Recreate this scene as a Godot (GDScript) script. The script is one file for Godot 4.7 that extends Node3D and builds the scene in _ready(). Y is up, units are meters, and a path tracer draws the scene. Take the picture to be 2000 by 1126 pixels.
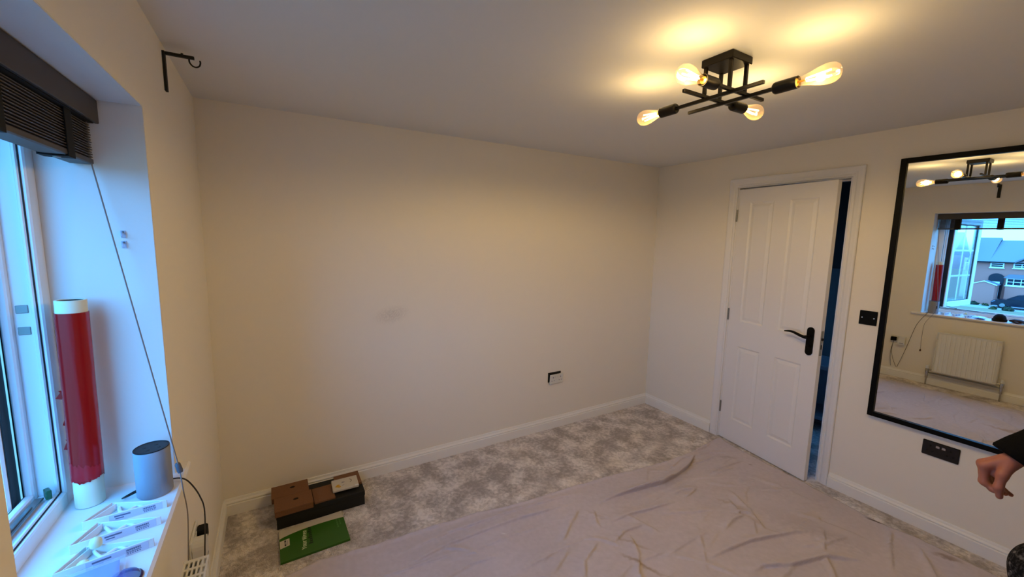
extends Node3D

# ---------------------------------------------------------------- sizes (metres)
const W := 3.532      # window wall x = 0, door wall x = W
const H := 2.33       # ceiling
const D := 3.5        # back wall z = 0, wall behind the camera z = D
const SILL := 0.845
var used := {}
var M := {}

# ---------------------------------------------------------------- mesh builder
class MB:
	var st := SurfaceTool.new()
	var xf := Transform3D()
	func _init(x := Transform3D()):
		st.begin(Mesh.PRIMITIVE_TRIANGLES)
		xf = x
		st.set_smooth_group(-1)
	func smooth(k: int):
		st.set_smooth_group(k)
	func v(p: Vector3, uv := Vector2.ZERO):
		st.set_uv(uv)
		st.add_vertex(xf * p)
	# a triangle whose front looks along "out"
	func tri(a: Vector3, b: Vector3, c: Vector3, out: Vector3, ua := Vector2.ZERO, ub := Vector2.ZERO, uc := Vector2.ZERO):
		var n := (a - c).cross(a - b)
		if n.dot(out) >= 0.0:
			v(a, ua); v(b, ub); v(c, uc)
		else:
			v(a, ua); v(c, uc); v(b, ub)
	func quad(a: Vector3, b: Vector3, c: Vector3, d: Vector3, out: Vector3, ua := Vector2.ZERO, ub := Vector2.ZERO, uc := Vector2.ZERO, ud := Vector2.ZERO):
		tri(a, b, c, out, ua, ub, uc)
		tri(a, c, d, out, ua, uc, ud)
	# a box from corner lo to corner hi with chamfered edges
	func span(lo: Vector3, hi: Vector3, ch := 0.0) -> MB:
		return box((lo + hi) / 2.0, (hi - lo).abs(), ch)
	func box(c: Vector3, s: Vector3, ch := 0.0) -> MB:
		var h := s / 2.0
		ch = minf(ch, minf(h.x, minf(h.y, h.z)) * 0.95)
		var k := func(sx: float, sy: float, sz: float, ax: int) -> Vector3:
			var q := Vector3(h.x - ch, h.y - ch, h.z - ch)
			q[ax] = h[ax]
			return c + Vector3(sx * q.x, sy * q.y, sz * q.z)
		for ax in 3:
			var a1 := (ax + 1) % 3
			var a2 := (ax + 2) % 3
			for s0 in [-1.0, 1.0]:
				var pts := []
				for e in [[-1.0, -1.0], [1.0, -1.0], [1.0, 1.0], [-1.0, 1.0]]:
					var sg := Vector3.ZERO
					sg[ax] = s0; sg[a1] = e[0]; sg[a2] = e[1]
					pts.append(k.call(sg.x, sg.y, sg.z, ax))
				var o := Vector3.ZERO
				o[ax] = s0
				quad(pts[0], pts[1], pts[2], pts[3], o, Vector2(0, 0), Vector2(1, 0), Vector2(1, 1), Vector2(0, 1))
			if ch > 0.0:
				for s1 in [-1.0, 1.0]:
					for s2 in [-1.0, 1.0]:
						var lo := Vector3.ZERO
						var hi := Vector3.ZERO
						lo[ax] = -1.0; hi[ax] = 1.0
						lo[a1] = s1; hi[a1] = s1; lo[a2] = s2; hi[a2] = s2
						var o := Vector3.ZERO
						o[a1] = s1; o[a2] = s2
						quad(k.call(lo.x, lo.y, lo.z, a1), k.call(hi.x, hi.y, hi.z, a1), k.call(hi.x, hi.y, hi.z, a2), k.call(lo.x, lo.y, lo.z, a2), o)
		if ch > 0.0:
			for sx in [-1.0, 1.0]:
				for sy in [-1.0, 1.0]:
					for sz in [-1.0, 1.0]:
						tri(k.call(sx, sy, sz, 0), k.call(sx, sy, sz, 1), k.call(sx, sy, sz, 2), Vector3(sx, sy, sz))
		return self
	# profile of (radius, height) turned about y
	func lathe(prof: Array, n := 32, c := Vector3.ZERO, basis := Basis()) -> MB:
		for i in prof.size() - 1:
			var a: Vector2 = prof[i]
			var b: Vector2 = prof[i + 1]
			if a.distance_to(b) < 1e-6:
				continue
			st.set_smooth_group(1 if i == 0 else 1 + seg(prof, i))
			for j in n:
				var t0 := TAU * j / n
				var t1 := TAU * (j + 1) / n
				var d0 := Vector3(cos(t0), 0, sin(t0))
				var d1 := Vector3(cos(t1), 0, sin(t1))
				var dm := (d0 + d1).normalized()
				var out := basis * (dm * (b.y - a.y) + Vector3(0, a.x - b.x, 0))
				var p := c + basis * (d0 * a.x + Vector3(0, a.y, 0))
				var q := c + basis * (d1 * a.x + Vector3(0, a.y, 0))
				var r := c + basis * (d1 * b.x + Vector3(0, b.y, 0))
				var s := c + basis * (d0 * b.x + Vector3(0, b.y, 0))
				var u0 := float(j) / n
				var u1 := float(j + 1) / n
				var va := float(i) / (prof.size() - 1)
				var vb := float(i + 1) / (prof.size() - 1)
				if a.x < 1e-6:
					tri(p, r, s, out, Vector2(u0, va), Vector2(u1, vb), Vector2(u0, vb))
				elif b.x < 1e-6:
					tri(p, q, r, out, Vector2(u0, va), Vector2(u1, va), Vector2(u1, vb))
				else:
					quad(p, q, r, s, out, Vector2(u0, va), Vector2(u1, va), Vector2(u1, vb), Vector2(u0, vb))
		st.set_smooth_group(-1)
		return self
	# how many sharp corners the profile has before piece i
	func seg(prof: Array, i: int) -> int:
		var k := 0
		for j in range(1, i + 1):
			var d0: Vector2 = (prof[j] - prof[j - 1]).normalized()
			var d1: Vector2 = (prof[j + 1] - prof[j]).normalized()
			if d0.dot(d1) < 0.7:
				k += 1
		return k
	# a round (or n-sided) bar along a path; r may be one number or an array
	func tube(path: Array, r, n := 12, flat := false, squash := 1.0) -> MB:
		var up := Vector3.UP
		var t0: Vector3 = (path[1] - path[0]).normalized()
		if absf(t0.dot(up)) > 0.9:
			up = Vector3.RIGHT
		var nrm := (up - t0 * up.dot(t0)).normalized()
		var rings := []
		for i in path.size():
			var t: Vector3
			if i == 0: t = path[1] - path[0]
			elif i == path.size() - 1: t = path[i] - path[i - 1]
			else: t = path[i + 1] - path[i - 1]
			t = t.normalized()
			nrm = (nrm - t * nrm.dot(t)).normalized()
			var bi := t.cross(nrm)
			var ring := []
			var rr: float = r if r is float else r[i]
			for j in n:
				var a := TAU * (j + (0.5 if flat else 0.0)) / n
				ring.append(path[i] + (nrm * cos(a) + bi * sin(a) * squash) * rr)
			rings.append(ring)
		for i in path.size() - 1:
			for j in n:
				var k := (j + 1) % n
				if flat: st.set_smooth_group(-1)
				else: st.set_smooth_group(3)
				var out: Vector3 = rings[i][j] + rings[i][k] + rings[i + 1][j] + rings[i + 1][k] - 2.0 * (path[i] + path[i + 1])
				quad(rings[i][j], rings[i][k], rings[i + 1][k], rings[i + 1][j], out)
		st.set_smooth_group(-1)
		for e in [0, path.size() - 1]:
			var o: Vector3 = path[0] - path[1] if e == 0 else path[-1] - path[-2]
			for j in range(1, n - 1):
				tri(rings[e][0], rings[e][j], rings[e][j + 1], o)
		return self
	# a polygon in the xy plane pushed from z0 to z1, moved by t
	func prism(poly: Array, z0: float, z1: float, t := Transform3D()) -> MB:
		var pv := PackedVector2Array(poly)
		var ids := Geometry2D.triangulate_polygon(pv)
		for z in [z0, z1]:
			var o := Vector3(0, 0, -1 if z == minf(z0, z1) else 1)
			for i in range(0, ids.size(), 3):
				var a := pv[ids[i]]; var b := pv[ids[i + 1]]; var c := pv[ids[i + 2]]
				tri(t * Vector3(a.x, a.y, z), t * Vector3(b.x, b.y, z), t * Vector3(c.x, c.y, z), t.basis * o)
		var area := 0.0
		for i in pv.size():
			area += pv[i].cross(pv[(i + 1) % pv.size()])
		for i in pv.size():
			var a := pv[i]
			var b := pv[(i + 1) % pv.size()]
			var o2 := Vector3(b.y - a.y, a.x - b.x, 0) * signf(area)
			quad(t * Vector3(a.x, a.y, z0), t * Vector3(b.x, b.y, z0), t * Vector3(b.x, b.y, z1), t * Vector3(a.x, a.y, z1), t.basis * o2)
		return self
	func done() -> ArrayMesh:
		st.generate_normals()
		return st.commit()

# ---------------------------------------------------------------- nodes
func numbered(called: String, parent: Node) -> String:
	var key := str(parent.get_instance_id()) + called
	var k: int = used.get(key, 0)
	used[key] = k + 1
	return called if k == 0 else "%s_%03d" % [called, k]

func bits(o: Node) -> Node:
	o.set_meta("kind", "stuff")
	return o

func obj(called: String, mesh, m: Material, parent: Node = self, at := Vector3.ZERO) -> MeshInstance3D:
	var o := MeshInstance3D.new()
	o.name = numbered(called, parent)
	o.mesh = mesh.done() if mesh is MB else mesh
	o.material_override = m
	o.position = at
	o.cast_shadow = GeometryInstance3D.SHADOW_CASTING_SETTING_ON
	parent.add_child(o, true)
	return o

func tag(o: Node, label: String, category: String, group := "", kind := "") -> Node:
	if label: o.set_meta("label", label)
	if category: o.set_meta("category", category)
	if group: o.set_meta("group", group)
	if kind: o.set_meta("kind", kind)
	return o

func thing(called: String, label: String, category: String, at := Vector3.ZERO, turn := 0.0, group := "", kind := "") -> Node3D:
	var o := Node3D.new()
	o.name = numbered(called, self)
	add_child(o, true)
	o.position = at
	o.rotation.y = turn
	tag(o, label, category, group, kind)
	return o

func struct(called: String, mesh, m: Material, label := "", category := "") -> MeshInstance3D:
	var o := obj(called, mesh, m)
	tag(o, label, category, "", "structure")
	return o

func lettering(text: String, size: float, m: Material, parent: Node, t: Transform3D, bold := false, called := "lettering") -> MeshInstance3D:
	var tm := TextMesh.new()
	var f := SystemFont.new()
	f.font_names = PackedStringArray(["Droid Sans"])
	f.font_weight = 700 if bold else 400
	tm.font = f
	tm.font_size = 32
	tm.pixel_size = size / 32.0
	tm.depth = 0.0006
	tm.text = text
	var o := MeshInstance3D.new()
	o.name = numbered(called, parent)
	o.mesh = tm
	o.material_override = m
	o.transform = t
	parent.add_child(o, true)
	return o

# ---------------------------------------------------------------- materials
func mat(c: Color, rough := 0.6, metal := 0.0) -> StandardMaterial3D:
	var m := StandardMaterial3D.new()
	m.albedo_color = c
	m.roughness = rough
	m.metallic = metal
	return m

func noise(freq: float, kind := FastNoiseLite.TYPE_SIMPLEX_SMOOTH, oct := 4, seed_ := 1, warp := 0.0) -> FastNoiseLite:
	var n := FastNoiseLite.new()
	n.seed = seed_
	n.noise_type = kind
	n.frequency = freq
	n.fractal_octaves = oct
	n.fractal_type = FastNoiseLite.FRACTAL_FBM if oct > 1 else FastNoiseLite.FRACTAL_NONE
	if warp > 0.0:
		n.domain_warp_enabled = true
		n.domain_warp_amplitude = warp
		n.domain_warp_frequency = freq
	return n

func grey(n: FastNoiseLite, s: int) -> PackedByteArray:
	var im := n.get_seamless_image(s, s, false, false, 0.15, true)
	im.convert(Image.FORMAT_L8)
	return im.get_data()

func tex_from(im: Image) -> ImageTexture:
	im.generate_mipmaps()
	return ImageTexture.create_from_image(im)

# colour texture: mixes c0 and c1 by the grey values (contrast k round the middle), with speckle
func blotch(g: PackedByteArray, fine: PackedByteArray, s: int, c0: Color, c1: Color, k: float, speck: float) -> ImageTexture:
	var out := PackedByteArray()
	out.resize(s * s * 3)
	for i in s * s:
		var t := clampf(0.5 + (g[i] / 255.0 - 0.5) * k + (fine[i] / 255.0 - 0.5) * speck, 0.0, 1.0)
		out[i * 3] = int(255.0 * lerpf(c0.r, c1.r, t))
		out[i * 3 + 1] = int(255.0 * lerpf(c0.g, c1.g, t))
		out[i * 3 + 2] = int(255.0 * lerpf(c0.b, c1.b, t))
	return tex_from(Image.create_from_data(s, s, false, Image.FORMAT_RGB8, out))

func bump(g: PackedByteArray, s: int, strength: float) -> ImageTexture:
	var im := Image.create_from_data(s, s, false, Image.FORMAT_L8, g)
	im.convert(Image.FORMAT_RGBA8)
	im.bump_map_to_normal_map(strength)
	return tex_from(im)

func world_tiled(m: StandardMaterial3D, per_metre: float) -> StandardMaterial3D:
	m.uv1_triplanar = true
	m.uv1_world_triplanar = true
	m.uv1_scale = Vector3.ONE * per_metre
	return m

func with_normal(m: StandardMaterial3D, t: Texture2D, scale_ := 1.0) -> StandardMaterial3D:
	m.normal_enabled = true
	m.normal_texture = t
	m.normal_scale = scale_
	return m

func glass(c: Color, a: float, rough := 0.02) -> StandardMaterial3D:
	var m := mat(Color(c.r, c.g, c.b, a), rough)
	m.transparency = BaseMaterial3D.TRANSPARENCY_ALPHA
	m.cull_mode = BaseMaterial3D.CULL_DISABLED
	return m

func glow(c: Color, e: float) -> StandardMaterial3D:
	var m := mat(Color(c.r, c.g, c.b), 0.5)
	m.emission_enabled = true
	m.emission = c
	m.emission_energy_multiplier = e
	return m

func make_materials():
	var fine := grey(noise(0.09, FastNoiseLite.TYPE_SIMPLEX_SMOOTH, 3, 3), 512)
	var finest := grey(noise(0.35, FastNoiseLite.TYPE_SIMPLEX, 2, 5), 512)
	var peel := bump(fine, 512, 1.2)
	var wall_c := Color(0.925, 0.905, 0.865)
	M.wall = world_tiled(with_normal(mat(wall_c, 0.75), peel, 0.10), 2.2)
	M.reveal = world_tiled(with_normal(mat(Color(0.90, 0.885, 0.865), 0.7), peel, 0.10), 2.2)
	M.ceiling = world_tiled(with_normal(mat(Color(0.88, 0.885, 0.89), 0.85), peel, 0.08), 1.7)
	# carpet: soft twist pile, blotched by the way the pile lies
	var cg := grey(noise(0.010, FastNoiseLite.TYPE_SIMPLEX_SMOOTH, 5, 11, 40.0), 512)
	var streak := grey(noise(0.06, FastNoiseLite.TYPE_SIMPLEX, 4, 17, 18.0), 512)
	M.carpet = world_tiled(mat(Color.WHITE, 0.95), 0.85)
	M.carpet.albedo_texture = blotch(cg, streak, 512, Color(0.70, 0.655, 0.635), Color(1.0, 0.965, 0.95), 1.45, 0.9)
	with_normal(M.carpet, bump(finest, 512, 6.0), 0.9)
	M.carpet.rim_enabled = true
	M.carpet.rim = 0.4
	M.paint = world_tiled(with_normal(mat(Color(0.91, 0.905, 0.91), 0.42), peel, 0.05), 3.0)
	M.trim = mat(Color(0.935, 0.93, 0.92), 0.38)
	M.upvc = mat(Color(0.90, 0.90, 0.90), 0.3)
	M.gasket = mat(Color(0.03, 0.03, 0.035), 0.6)
	M.black = mat(Color(0.025, 0.024, 0.024), 0.55)
	M.black.metallic_specular = 0.25
	M.frame = mat(Color(0.03, 0.028, 0.026), 0.42)
	M.frame.metallic_specular = 0.22
	M.matt_black = mat(Color(0.035, 0.033, 0.032), 0.7)
	M.gloss_black = mat(Color(0.20, 0.20, 0.215), 0.16, 0.85)
	M.rocker = mat(Color(0.72, 0.72, 0.74), 0.15, 0.9)
	M.bronze = mat(Color(0.10, 0.078, 0.055), 0.42, 0.55)
	M.chrome = mat(Color(0.75, 0.75, 0.75), 0.2, 1.0)
	M.steel = mat(Color(0.55, 0.55, 0.54), 0.35, 0.9)
	M.brass = mat(Color(0.80, 0.62, 0.28), 0.3, 0.9)
	M.white_plastic = mat(Color(0.86, 0.86, 0.85), 0.35)
	M.white_metal = mat(Color(0.90, 0.90, 0.89), 0.35)
	M.screw = mat(Color(0.8, 0.8, 0.78), 0.25, 0.9)
	M.mirror = mat(Color(0.90, 0.91, 0.90), 0.0, 1.0)
	M.pane = glass(Color(0.85, 0.92, 0.95), 0.06)
	M.bulb = glass(Color(1.0, 0.85, 0.60), 0.035)
	M.filament = glow(Color(1.0, 0.86, 0.62), 9.0)
	M.blind = mat(Color(0.235, 0.215, 0.205), 0.55)
	M.slat = mat(Color(0.27, 0.245, 0.225), 0.5)
	M.tape = mat(Color(0.035, 0.033, 0.033), 0.95)
	M.cord = mat(Color(0.52, 0.50, 0.50), 0.8)
	M.cable = mat(Color(0.13, 0.11, 0.10), 0.5)
	M.acorn = mat(Color(0.22, 0.10, 0.05), 0.4)
	M.connector = mat(Color(0.30, 0.31, 0.34), 0.5)
	M.fabric = world_tiled(with_normal(mat(Color(0.60, 0.62, 0.66), 0.9), bump(finest, 512, 5.0), 0.8), 6.0)
	M.dark_top = mat(Color(0.05, 0.055, 0.075), 0.45)
	M.card_tube = mat(Color(0.89, 0.87, 0.76), 0.8)
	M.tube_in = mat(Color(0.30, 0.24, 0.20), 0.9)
	M.red_film = mat(Color(0.62, 0.025, 0.05), 0.25)
	M.red_film2 = mat(Color(0.70, 0.07, 0.12), 0.3)
	M.card = world_tiled(mat(Color.WHITE, 0.85), 2.5)
	M.card.albedo_texture = blotch(fine, finest, 512, Color(0.44, 0.295, 0.19), Color(0.51, 0.35, 0.23), 0.9, 0.5)
	M.card_edge = mat(Color(0.46, 0.31, 0.20), 0.9)
	M.hole = mat(Color(0.03, 0.02, 0.015), 0.95)
	M.green = mat(Color(0.16, 0.37, 0.03), 0.4)
	M.dark_green = mat(Color(0.03, 0.13, 0.02), 0.5)
	M.pale_green = mat(Color(0.30, 0.50, 0.24), 0.5)
	M.off_white = mat(Color(0.80, 0.77, 0.70), 0.6)
	M.text_white = mat(Color(0.80, 0.84, 0.66), 0.6)
	M.ink = mat(Color(0.10, 0.09, 0.07), 0.7)
	M.grey_ink = mat(Color(0.42, 0.42, 0.52), 0.7)
	M.yellow = mat(Color(0.80, 0.60, 0.06), 0.5)
	M.cream = mat(Color(0.90, 0.90, 0.74), 0.5)
	M.poly = glass(Color(0.80, 0.88, 0.98), 0.22, 0.2)
	M.lid = glass(Color(0.30, 0.35, 0.62), 0.55, 0.1)
	M.purple = mat(Color(0.20, 0.12, 0.28), 0.4)
	M.clear = glass(Color(0.75, 0.8, 0.9), 0.35, 0.08)
	M.label_blue = mat(Color(0.50, 0.58, 0.80), 0.5)
	M.leather = mat(Color(0.22, 0.12, 0.07), 0.7)
	M.knit = world_tiled(with_normal(mat(Color(0.03, 0.03, 0.035), 0.95), bump(finest, 512, 6.0), 1.0), 7.0)
	M.green_glass = mat(Color(0.02, 0.30, 0.20), 0.3)
	M.debris = mat(Color(0.14, 0.15, 0.17), 0.8)
	# dust sheet: unbleached cotton twill with a few old stains (laid in the sheet's own uv)
	M.sheet = mat(Color.WHITE, 0.92)
	M.sheet.albedo_texture = sheet_texture(fine)
	# outdoors
	var bg := grey(noise(0.2, FastNoiseLite.TYPE_CELLULAR, 2, 31), 512)
	M.brick = world_tiled(mat(Color.WHITE, 0.9), 0.5)
	M.brick.albedo_texture = blotch(fine, bg, 512, Color(0.68, 0.40, 0.35), Color(0.80, 0.53, 0.46), 0.8, 0.5)
	M.slate = world_tiled(mat(Color.WHITE, 0.7), 0.5)
	M.slate.albedo_texture = blotch(fine, bg, 512, Color(0.42, 0.40, 0.42), Color(0.52, 0.50, 0.52), 0.8, 0.5)
	M.tarmac = mat(Color(0.60, 0.58, 0.58), 0.9)
	M.lawn = mat(Color(0.52, 0.43, 0.31), 0.95)
	M.leaf = mat(Color(0.13, 0.17, 0.09), 0.9)
	M.leaf2 = mat(Color(0.27, 0.27, 0.13), 0.9)
	M.dark_glass = mat(Color(0.10, 0.14, 0.20), 0.08)
	M.car_paint = mat(Color(0.05, 0.07, 0.13), 0.2)
	M.tyre = mat(Color(0.03, 0.03, 0.03), 0.8)
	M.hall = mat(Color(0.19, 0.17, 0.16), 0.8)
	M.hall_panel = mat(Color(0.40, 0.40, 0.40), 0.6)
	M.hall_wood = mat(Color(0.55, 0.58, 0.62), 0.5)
	# person
	M.skin = mat(Color(0.64, 0.40, 0.33), 0.55)
	M.skin.subsurf_scatter_enabled = true
	M.skin.subsurf_scatter_strength = 0.15
	M.jacket = world_tiled(with_normal(mat(Color(0.075, 0.073, 0.075), 0.95), bump(fine, 512, 5.0), 0.6), 4.0)
	var spl := grey(noise(0.035, FastNoiseLite.TYPE_CELLULAR, 2, 41), 512)
	var sp := PackedByteArray()
	sp.resize(512 * 512 * 3)
	for i in 512 * 512:
		var a := 1.0 - smoothstep(0.16, 0.30, spl[i] / 255.0)
		var b := smoothstep(0.60, 0.72, fine[i] / 255.0) * 0.35
		var t := clampf(maxf(a * 0.75, b), 0.0, 1.0)
		sp[i * 3] = int(255.0 * lerpf(0.10, 0.72, t))
		sp[i * 3 + 1] = int(255.0 * lerpf(0.095, 0.70, t))
		sp[i * 3 + 2] = int(255.0 * lerpf(0.105, 0.68, t))
	M.trousers = world_tiled(mat(Color.WHITE, 0.9), 1.7)
	M.trousers.metallic_specular = 0.15
	M.jacket.metallic_specular = 0.15
	M.trousers.albedo_texture = tex_from(Image.create_from_data(512, 512, false, Image.FORMAT_RGB8, sp))
	M.hair = mat(Color(0.07, 0.05, 0.035), 0.7)
	M.eye = mat(Color(0.85, 0.84, 0.80), 0.2)
	M.iris = mat(Color(0.10, 0.07, 0.05), 0.2)
	M.boot = mat(Color(0.10, 0.075, 0.055), 0.6)

func sheet_texture(fine: PackedByteArray) -> ImageTexture:
	var s := 1024
	var out := PackedByteArray()
	out.resize(s * s * 3)
	var big := grey(noise(0.012, FastNoiseLite.TYPE_SIMPLEX_SMOOTH, 4, 51), 512)
	for y in s:
		for x in s:
			var t := 0.94 + 0.05 * (big[(y / 2) * 512 + x / 2] / 255.0) + 0.05 * (fine[(y % 512) * 512 + x % 512] / 255.0 - 0.5)
			var i := (y * s + x) * 3
			out[i] = int(clampf(208.0 * t, 0, 255))
			out[i + 1] = int(clampf(198.0 * t, 0, 255))
			out[i + 2] = int(clampf(206.0 * t, 0, 255))
	# old stains: [x, z, half length, half width, turn, strength, red, green, blue]
	var stains := [
		[1.86, 1.46, 0.10, 0.012, 1.2, 0.40, 120, 92, 58], [1.93, 1.33, 0.09, 0.010, 1.0, 0.25, 140, 112, 80],
		[1.91, 1.06, 0.06, 0.010, 1.2, 0.16, 130, 104, 74], [2.73, 1.40, 0.08, 0.012, 1.2, 0.22, 140, 110, 74],
		[2.70, 1.56, 0.12, 0.010, 1.5, 0.18, 150, 120, 84], [2.95, 0.958, 0.09, 0.010, -0.4, 0.35, 130, 98, 62],
		[3.36, 1.93, 0.055, 0.010, 1.3, 0.8, 66, 50, 42], [3.40, 1.70, 0.012, 0.010, 0.0, 0.9, 60, 48, 42],
		[3.25, 1.05, 0.06, 0.02, 0.7, 0.22, 120, 105, 100], [3.30, 1.20, 0.012, 0.008, 0.3, 0.4, 110, 92, 84],
		[3.33, 2.22, 0.05, 0.02, 1.1, 0.4, 104, 80, 66], [2.95, 1.75, 0.22, 0.09, 1.2, 0.12, 110, 98, 96],
		[0.95, 2.35, 0.12, 0.03, 1.9, 0.5, 150, 112, 66], [1.10, 2.05, 0.15, 0.03, 1.5, 0.4, 150, 112, 70],
		[1.35, 0.93, 0.015, 0.006, 0.8, -0.4, 255, 255, 255]]
	for q in stains:
		var cx: float = (q[0] - 0.2) / 3.4 * s
		var cy: float = (q[1] - 0.5) / 3.8 * s
		var r: int = int(float(q[2]) / 3.4 * s * 1.4) + 6
		for y in range(maxi(0, int(cy) - r), mini(s, int(cy) + r)):
			for x in range(maxi(0, int(cx) - r), mini(s, int(cx) + r)):
				var dx: float = (x - cx) / s * 3.4
				var dy: float = (y - cy) / s * 3.8
				var u: float = (dx * cos(q[4]) + dy * sin(q[4])) / q[2]
				var w: float = (-dx * sin(q[4]) + dy * cos(q[4])) / q[3] + (fine[(y % 512) * 512 + x % 512] / 255.0 - 0.5) * 1.6
				var k: float = clampf(1.4 - sqrt(u * u + w * w), 0.0, 1.0) * absf(q[5])
				if k > 0.0:
					var i := (y * s + x) * 3
					for c in 3:
						out[i + c] = int(lerpf(out[i + c], q[6 + c], k))
	return tex_from(Image.create_from_data(s, s, false, Image.FORMAT_RGB8, out))

func _ready():
	# ------------------------------------------------ camera
	var cam := Camera3D.new()
	cam.name = "camera"
	cam.position = Vector3(0.3133, 1.6524, 2.7289)
	cam.rotation_order = EULER_ORDER_YXZ
	cam.rotation = Vector3(-0.1266, -0.5336, 0.0195)
	cam.fov = 70.66
	cam.near = 0.05
	cam.far = 400.0
	add_child(cam)
	cam.current = true
	# ------------------------------------------------ overcast dusk sky, exposure
	var we := WorldEnvironment.new()
	we.name = "world_environment"
	var e := Environment.new()
	e.background_mode = Environment.BG_SKY
	var sm := ProceduralSkyMaterial.new()
	sm.sky_top_color = Color(0.31, 0.65, 0.98)
	sm.sky_horizon_color = Color(0.33, 0.68, 1.0)
	sm.sky_curve = 0.25
	sm.ground_bottom_color = Color(0.12, 0.20, 0.30)
	sm.ground_horizon_color = Color(0.22, 0.42, 0.62)
	sm.sun_angle_max = 0.0
	var sky := Sky.new()
	sky.sky_material = sm
	e.sky = sky
	e.tonemap_mode = Environment.TONE_MAPPER_LINEAR
	e.tonemap_exposure = 1.0
	e.background_energy_multiplier = SKY
	e.sdfgi_enabled = true
	e.ssao_enabled = true
	e.ssil_enabled = true
	we.environment = e
	add_child(we)
	make_materials()
	room()
	window()
	door()
	hall()
	ceiling_light()
	mirror()
	plates()
	dust_sheet()
	boxes()
	sill_things()
	blind()
	radiator_and_cables()
	curtain_brackets()
	outdoors()
	person()

const SKY := 10.2         # brightness of the sky
const LAMP := 0.042       # of each filament bulb, all round
const LAMP_DOWN := 0.245   # and downwards
const LAMP_C := Color(1.0, 0.84, 0.55)

# ---------------------------------------------------------------- the room
const ZO0 := 1.065        # window opening
const ZO1 := 1.978
const YO1 := 2.02
const DZ0 := 0.770        # door opening in the wall
const DZ1 := 1.550
const DY1 := 2.092

func room():
	struct("floor", MB.new().span(Vector3(-0.3, -0.15, -0.12), Vector3(W + 0.12, 0, D + 0.12)), M.carpet, "mottled beige grey velvet pile carpet", "carpet")
	struct("ceiling", MB.new().span(Vector3(-0.3, H, -0.12), Vector3(W + 0.12, H + 0.15, D + 0.12)), M.ceiling, "plain white painted ceiling", "ceiling")
	var back := struct("wall_back", MB.new().span(Vector3(-0.3, 0, -0.12), Vector3(W + 0.12, H, 0)), M.wall, "long bare cream wall opposite the camera", "wall")
	struct("wall_front", MB.new().span(Vector3(-0.3, 0, D), Vector3(W + 0.12, H, D + 0.12)), M.wall)
	var l := MB.new()
	l.span(Vector3(-0.3, 0, 0), Vector3(0, H, ZO0))
	l.span(Vector3(-0.3, 0, ZO1), Vector3(0, H, D))
	l.span(Vector3(-0.3, 0, ZO0), Vector3(0, SILL - 0.025, ZO1))
	l.span(Vector3(-0.3, YO1, ZO0), Vector3(0, H, ZO1))
	struct("wall_left", l, M.wall, "cream wall with the window recess", "wall")
	var r := MB.new()
	r.span(Vector3(W, 0, 0), Vector3(W + 0.12, H, DZ0))
	r.span(Vector3(W, 0, DZ1), Vector3(W + 0.12, H, D))
	r.span(Vector3(W, DY1, DZ0), Vector3(W + 0.12, H, DZ1))
	struct("wall_right", r, M.wall, "cream wall with the door and the mirror", "wall")
	# a faint grey scuff where a headboard has rubbed: thin film of dirt on the back wall
	var st := SurfaceTool.new()
	st.begin(Mesh.PRIMITIVE_TRIANGLES)
	var nz := noise(14.0, FastNoiseLite.TYPE_SIMPLEX_SMOOTH, 4, 81)
	var NX := 60
	var NY := 24
	for j in NY + 1:
		for i in NX + 1:
			var u := i / float(NX) * 2.0 - 1.0
			var v := j / float(NY) * 2.0 - 1.0
			var k := clampf(0.5 + 1.1 * nz.get_noise_2d(u, v * 0.5 - u * 0.15), 0.0, 1.0) * smoothstep(1.0, 0.1, Vector2(u, v).length())
			st.set_color(Color(0.20, 0.17, 0.14, 0.22 * k))
			st.add_vertex(Vector3(0.985 + u * 0.15, 1.115 + v * 0.075 + u * 0.02, 0.0005))
	for j in NY:
		for i in NX:
			var q := j * (NX + 1) + i
			for idx in [q, q + NX + 2, q + 1, q, q + NX + 1, q + NX + 2]:
				st.add_index(idx)
	st.generate_normals()
	var dirt := mat(Color(1, 1, 1, 1), 0.9)
	dirt.transparency = BaseMaterial3D.TRANSPARENCY_ALPHA
	dirt.vertex_color_use_as_albedo = true
	obj("scuff_mark", st.commit(), dirt, back)
	# skirting: flat board with a stepped ogee top; profile is (out from the wall, height)
	var prof := [Vector2(0, 0), Vector2(0.018, 0), Vector2(0.018, 0.063), Vector2(0.0165, 0.0655), Vector2(0.012, 0.0665), Vector2(0.012, 0.072), Vector2(0.0155, 0.0735), Vector2(0.0155, 0.077), Vector2(0.0125, 0.082), Vector2(0.009, 0.087), Vector2(0.0075, 0.094), Vector2(0.0055, 0.100), Vector2(0, 0.100)]
	skirt("baseboard_back", prof, Vector3(0, 0, 0), Vector3(W, 0, 0), Vector3(0, 0, 1))
	skirt("baseboard_left", prof, Vector3(0, 0, 0), Vector3(0, 0, D), Vector3(1, 0, 0))
	skirt("baseboard_right", prof, Vector3(W, 0, 0), Vector3(W, 0, 0.722), Vector3(-1, 0, 0), DZ1 + 0.049, D)
	skirt("baseboard_front", prof, Vector3(0, 0, D), Vector3(W, 0, D), Vector3(0, 0, -1))

func skirt(called: String, prof: Array, a: Vector3, b: Vector3, out: Vector3, z2 := -1.0, z3 := -1.0):
	var m := MB.new()
	for run in [[a, b]] + ([] if z2 < 0 else [[Vector3(a.x, 0, z2), Vector3(a.x, 0, z3)]]):
		var dir: Vector3 = (run[1] - run[0])
		var t := Transform3D(Basis(out, Vector3.UP, dir.normalized()), run[0])
		m.prism(prof, 0.0, dir.length(), t)
	struct(called, m, M.trim)

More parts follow.
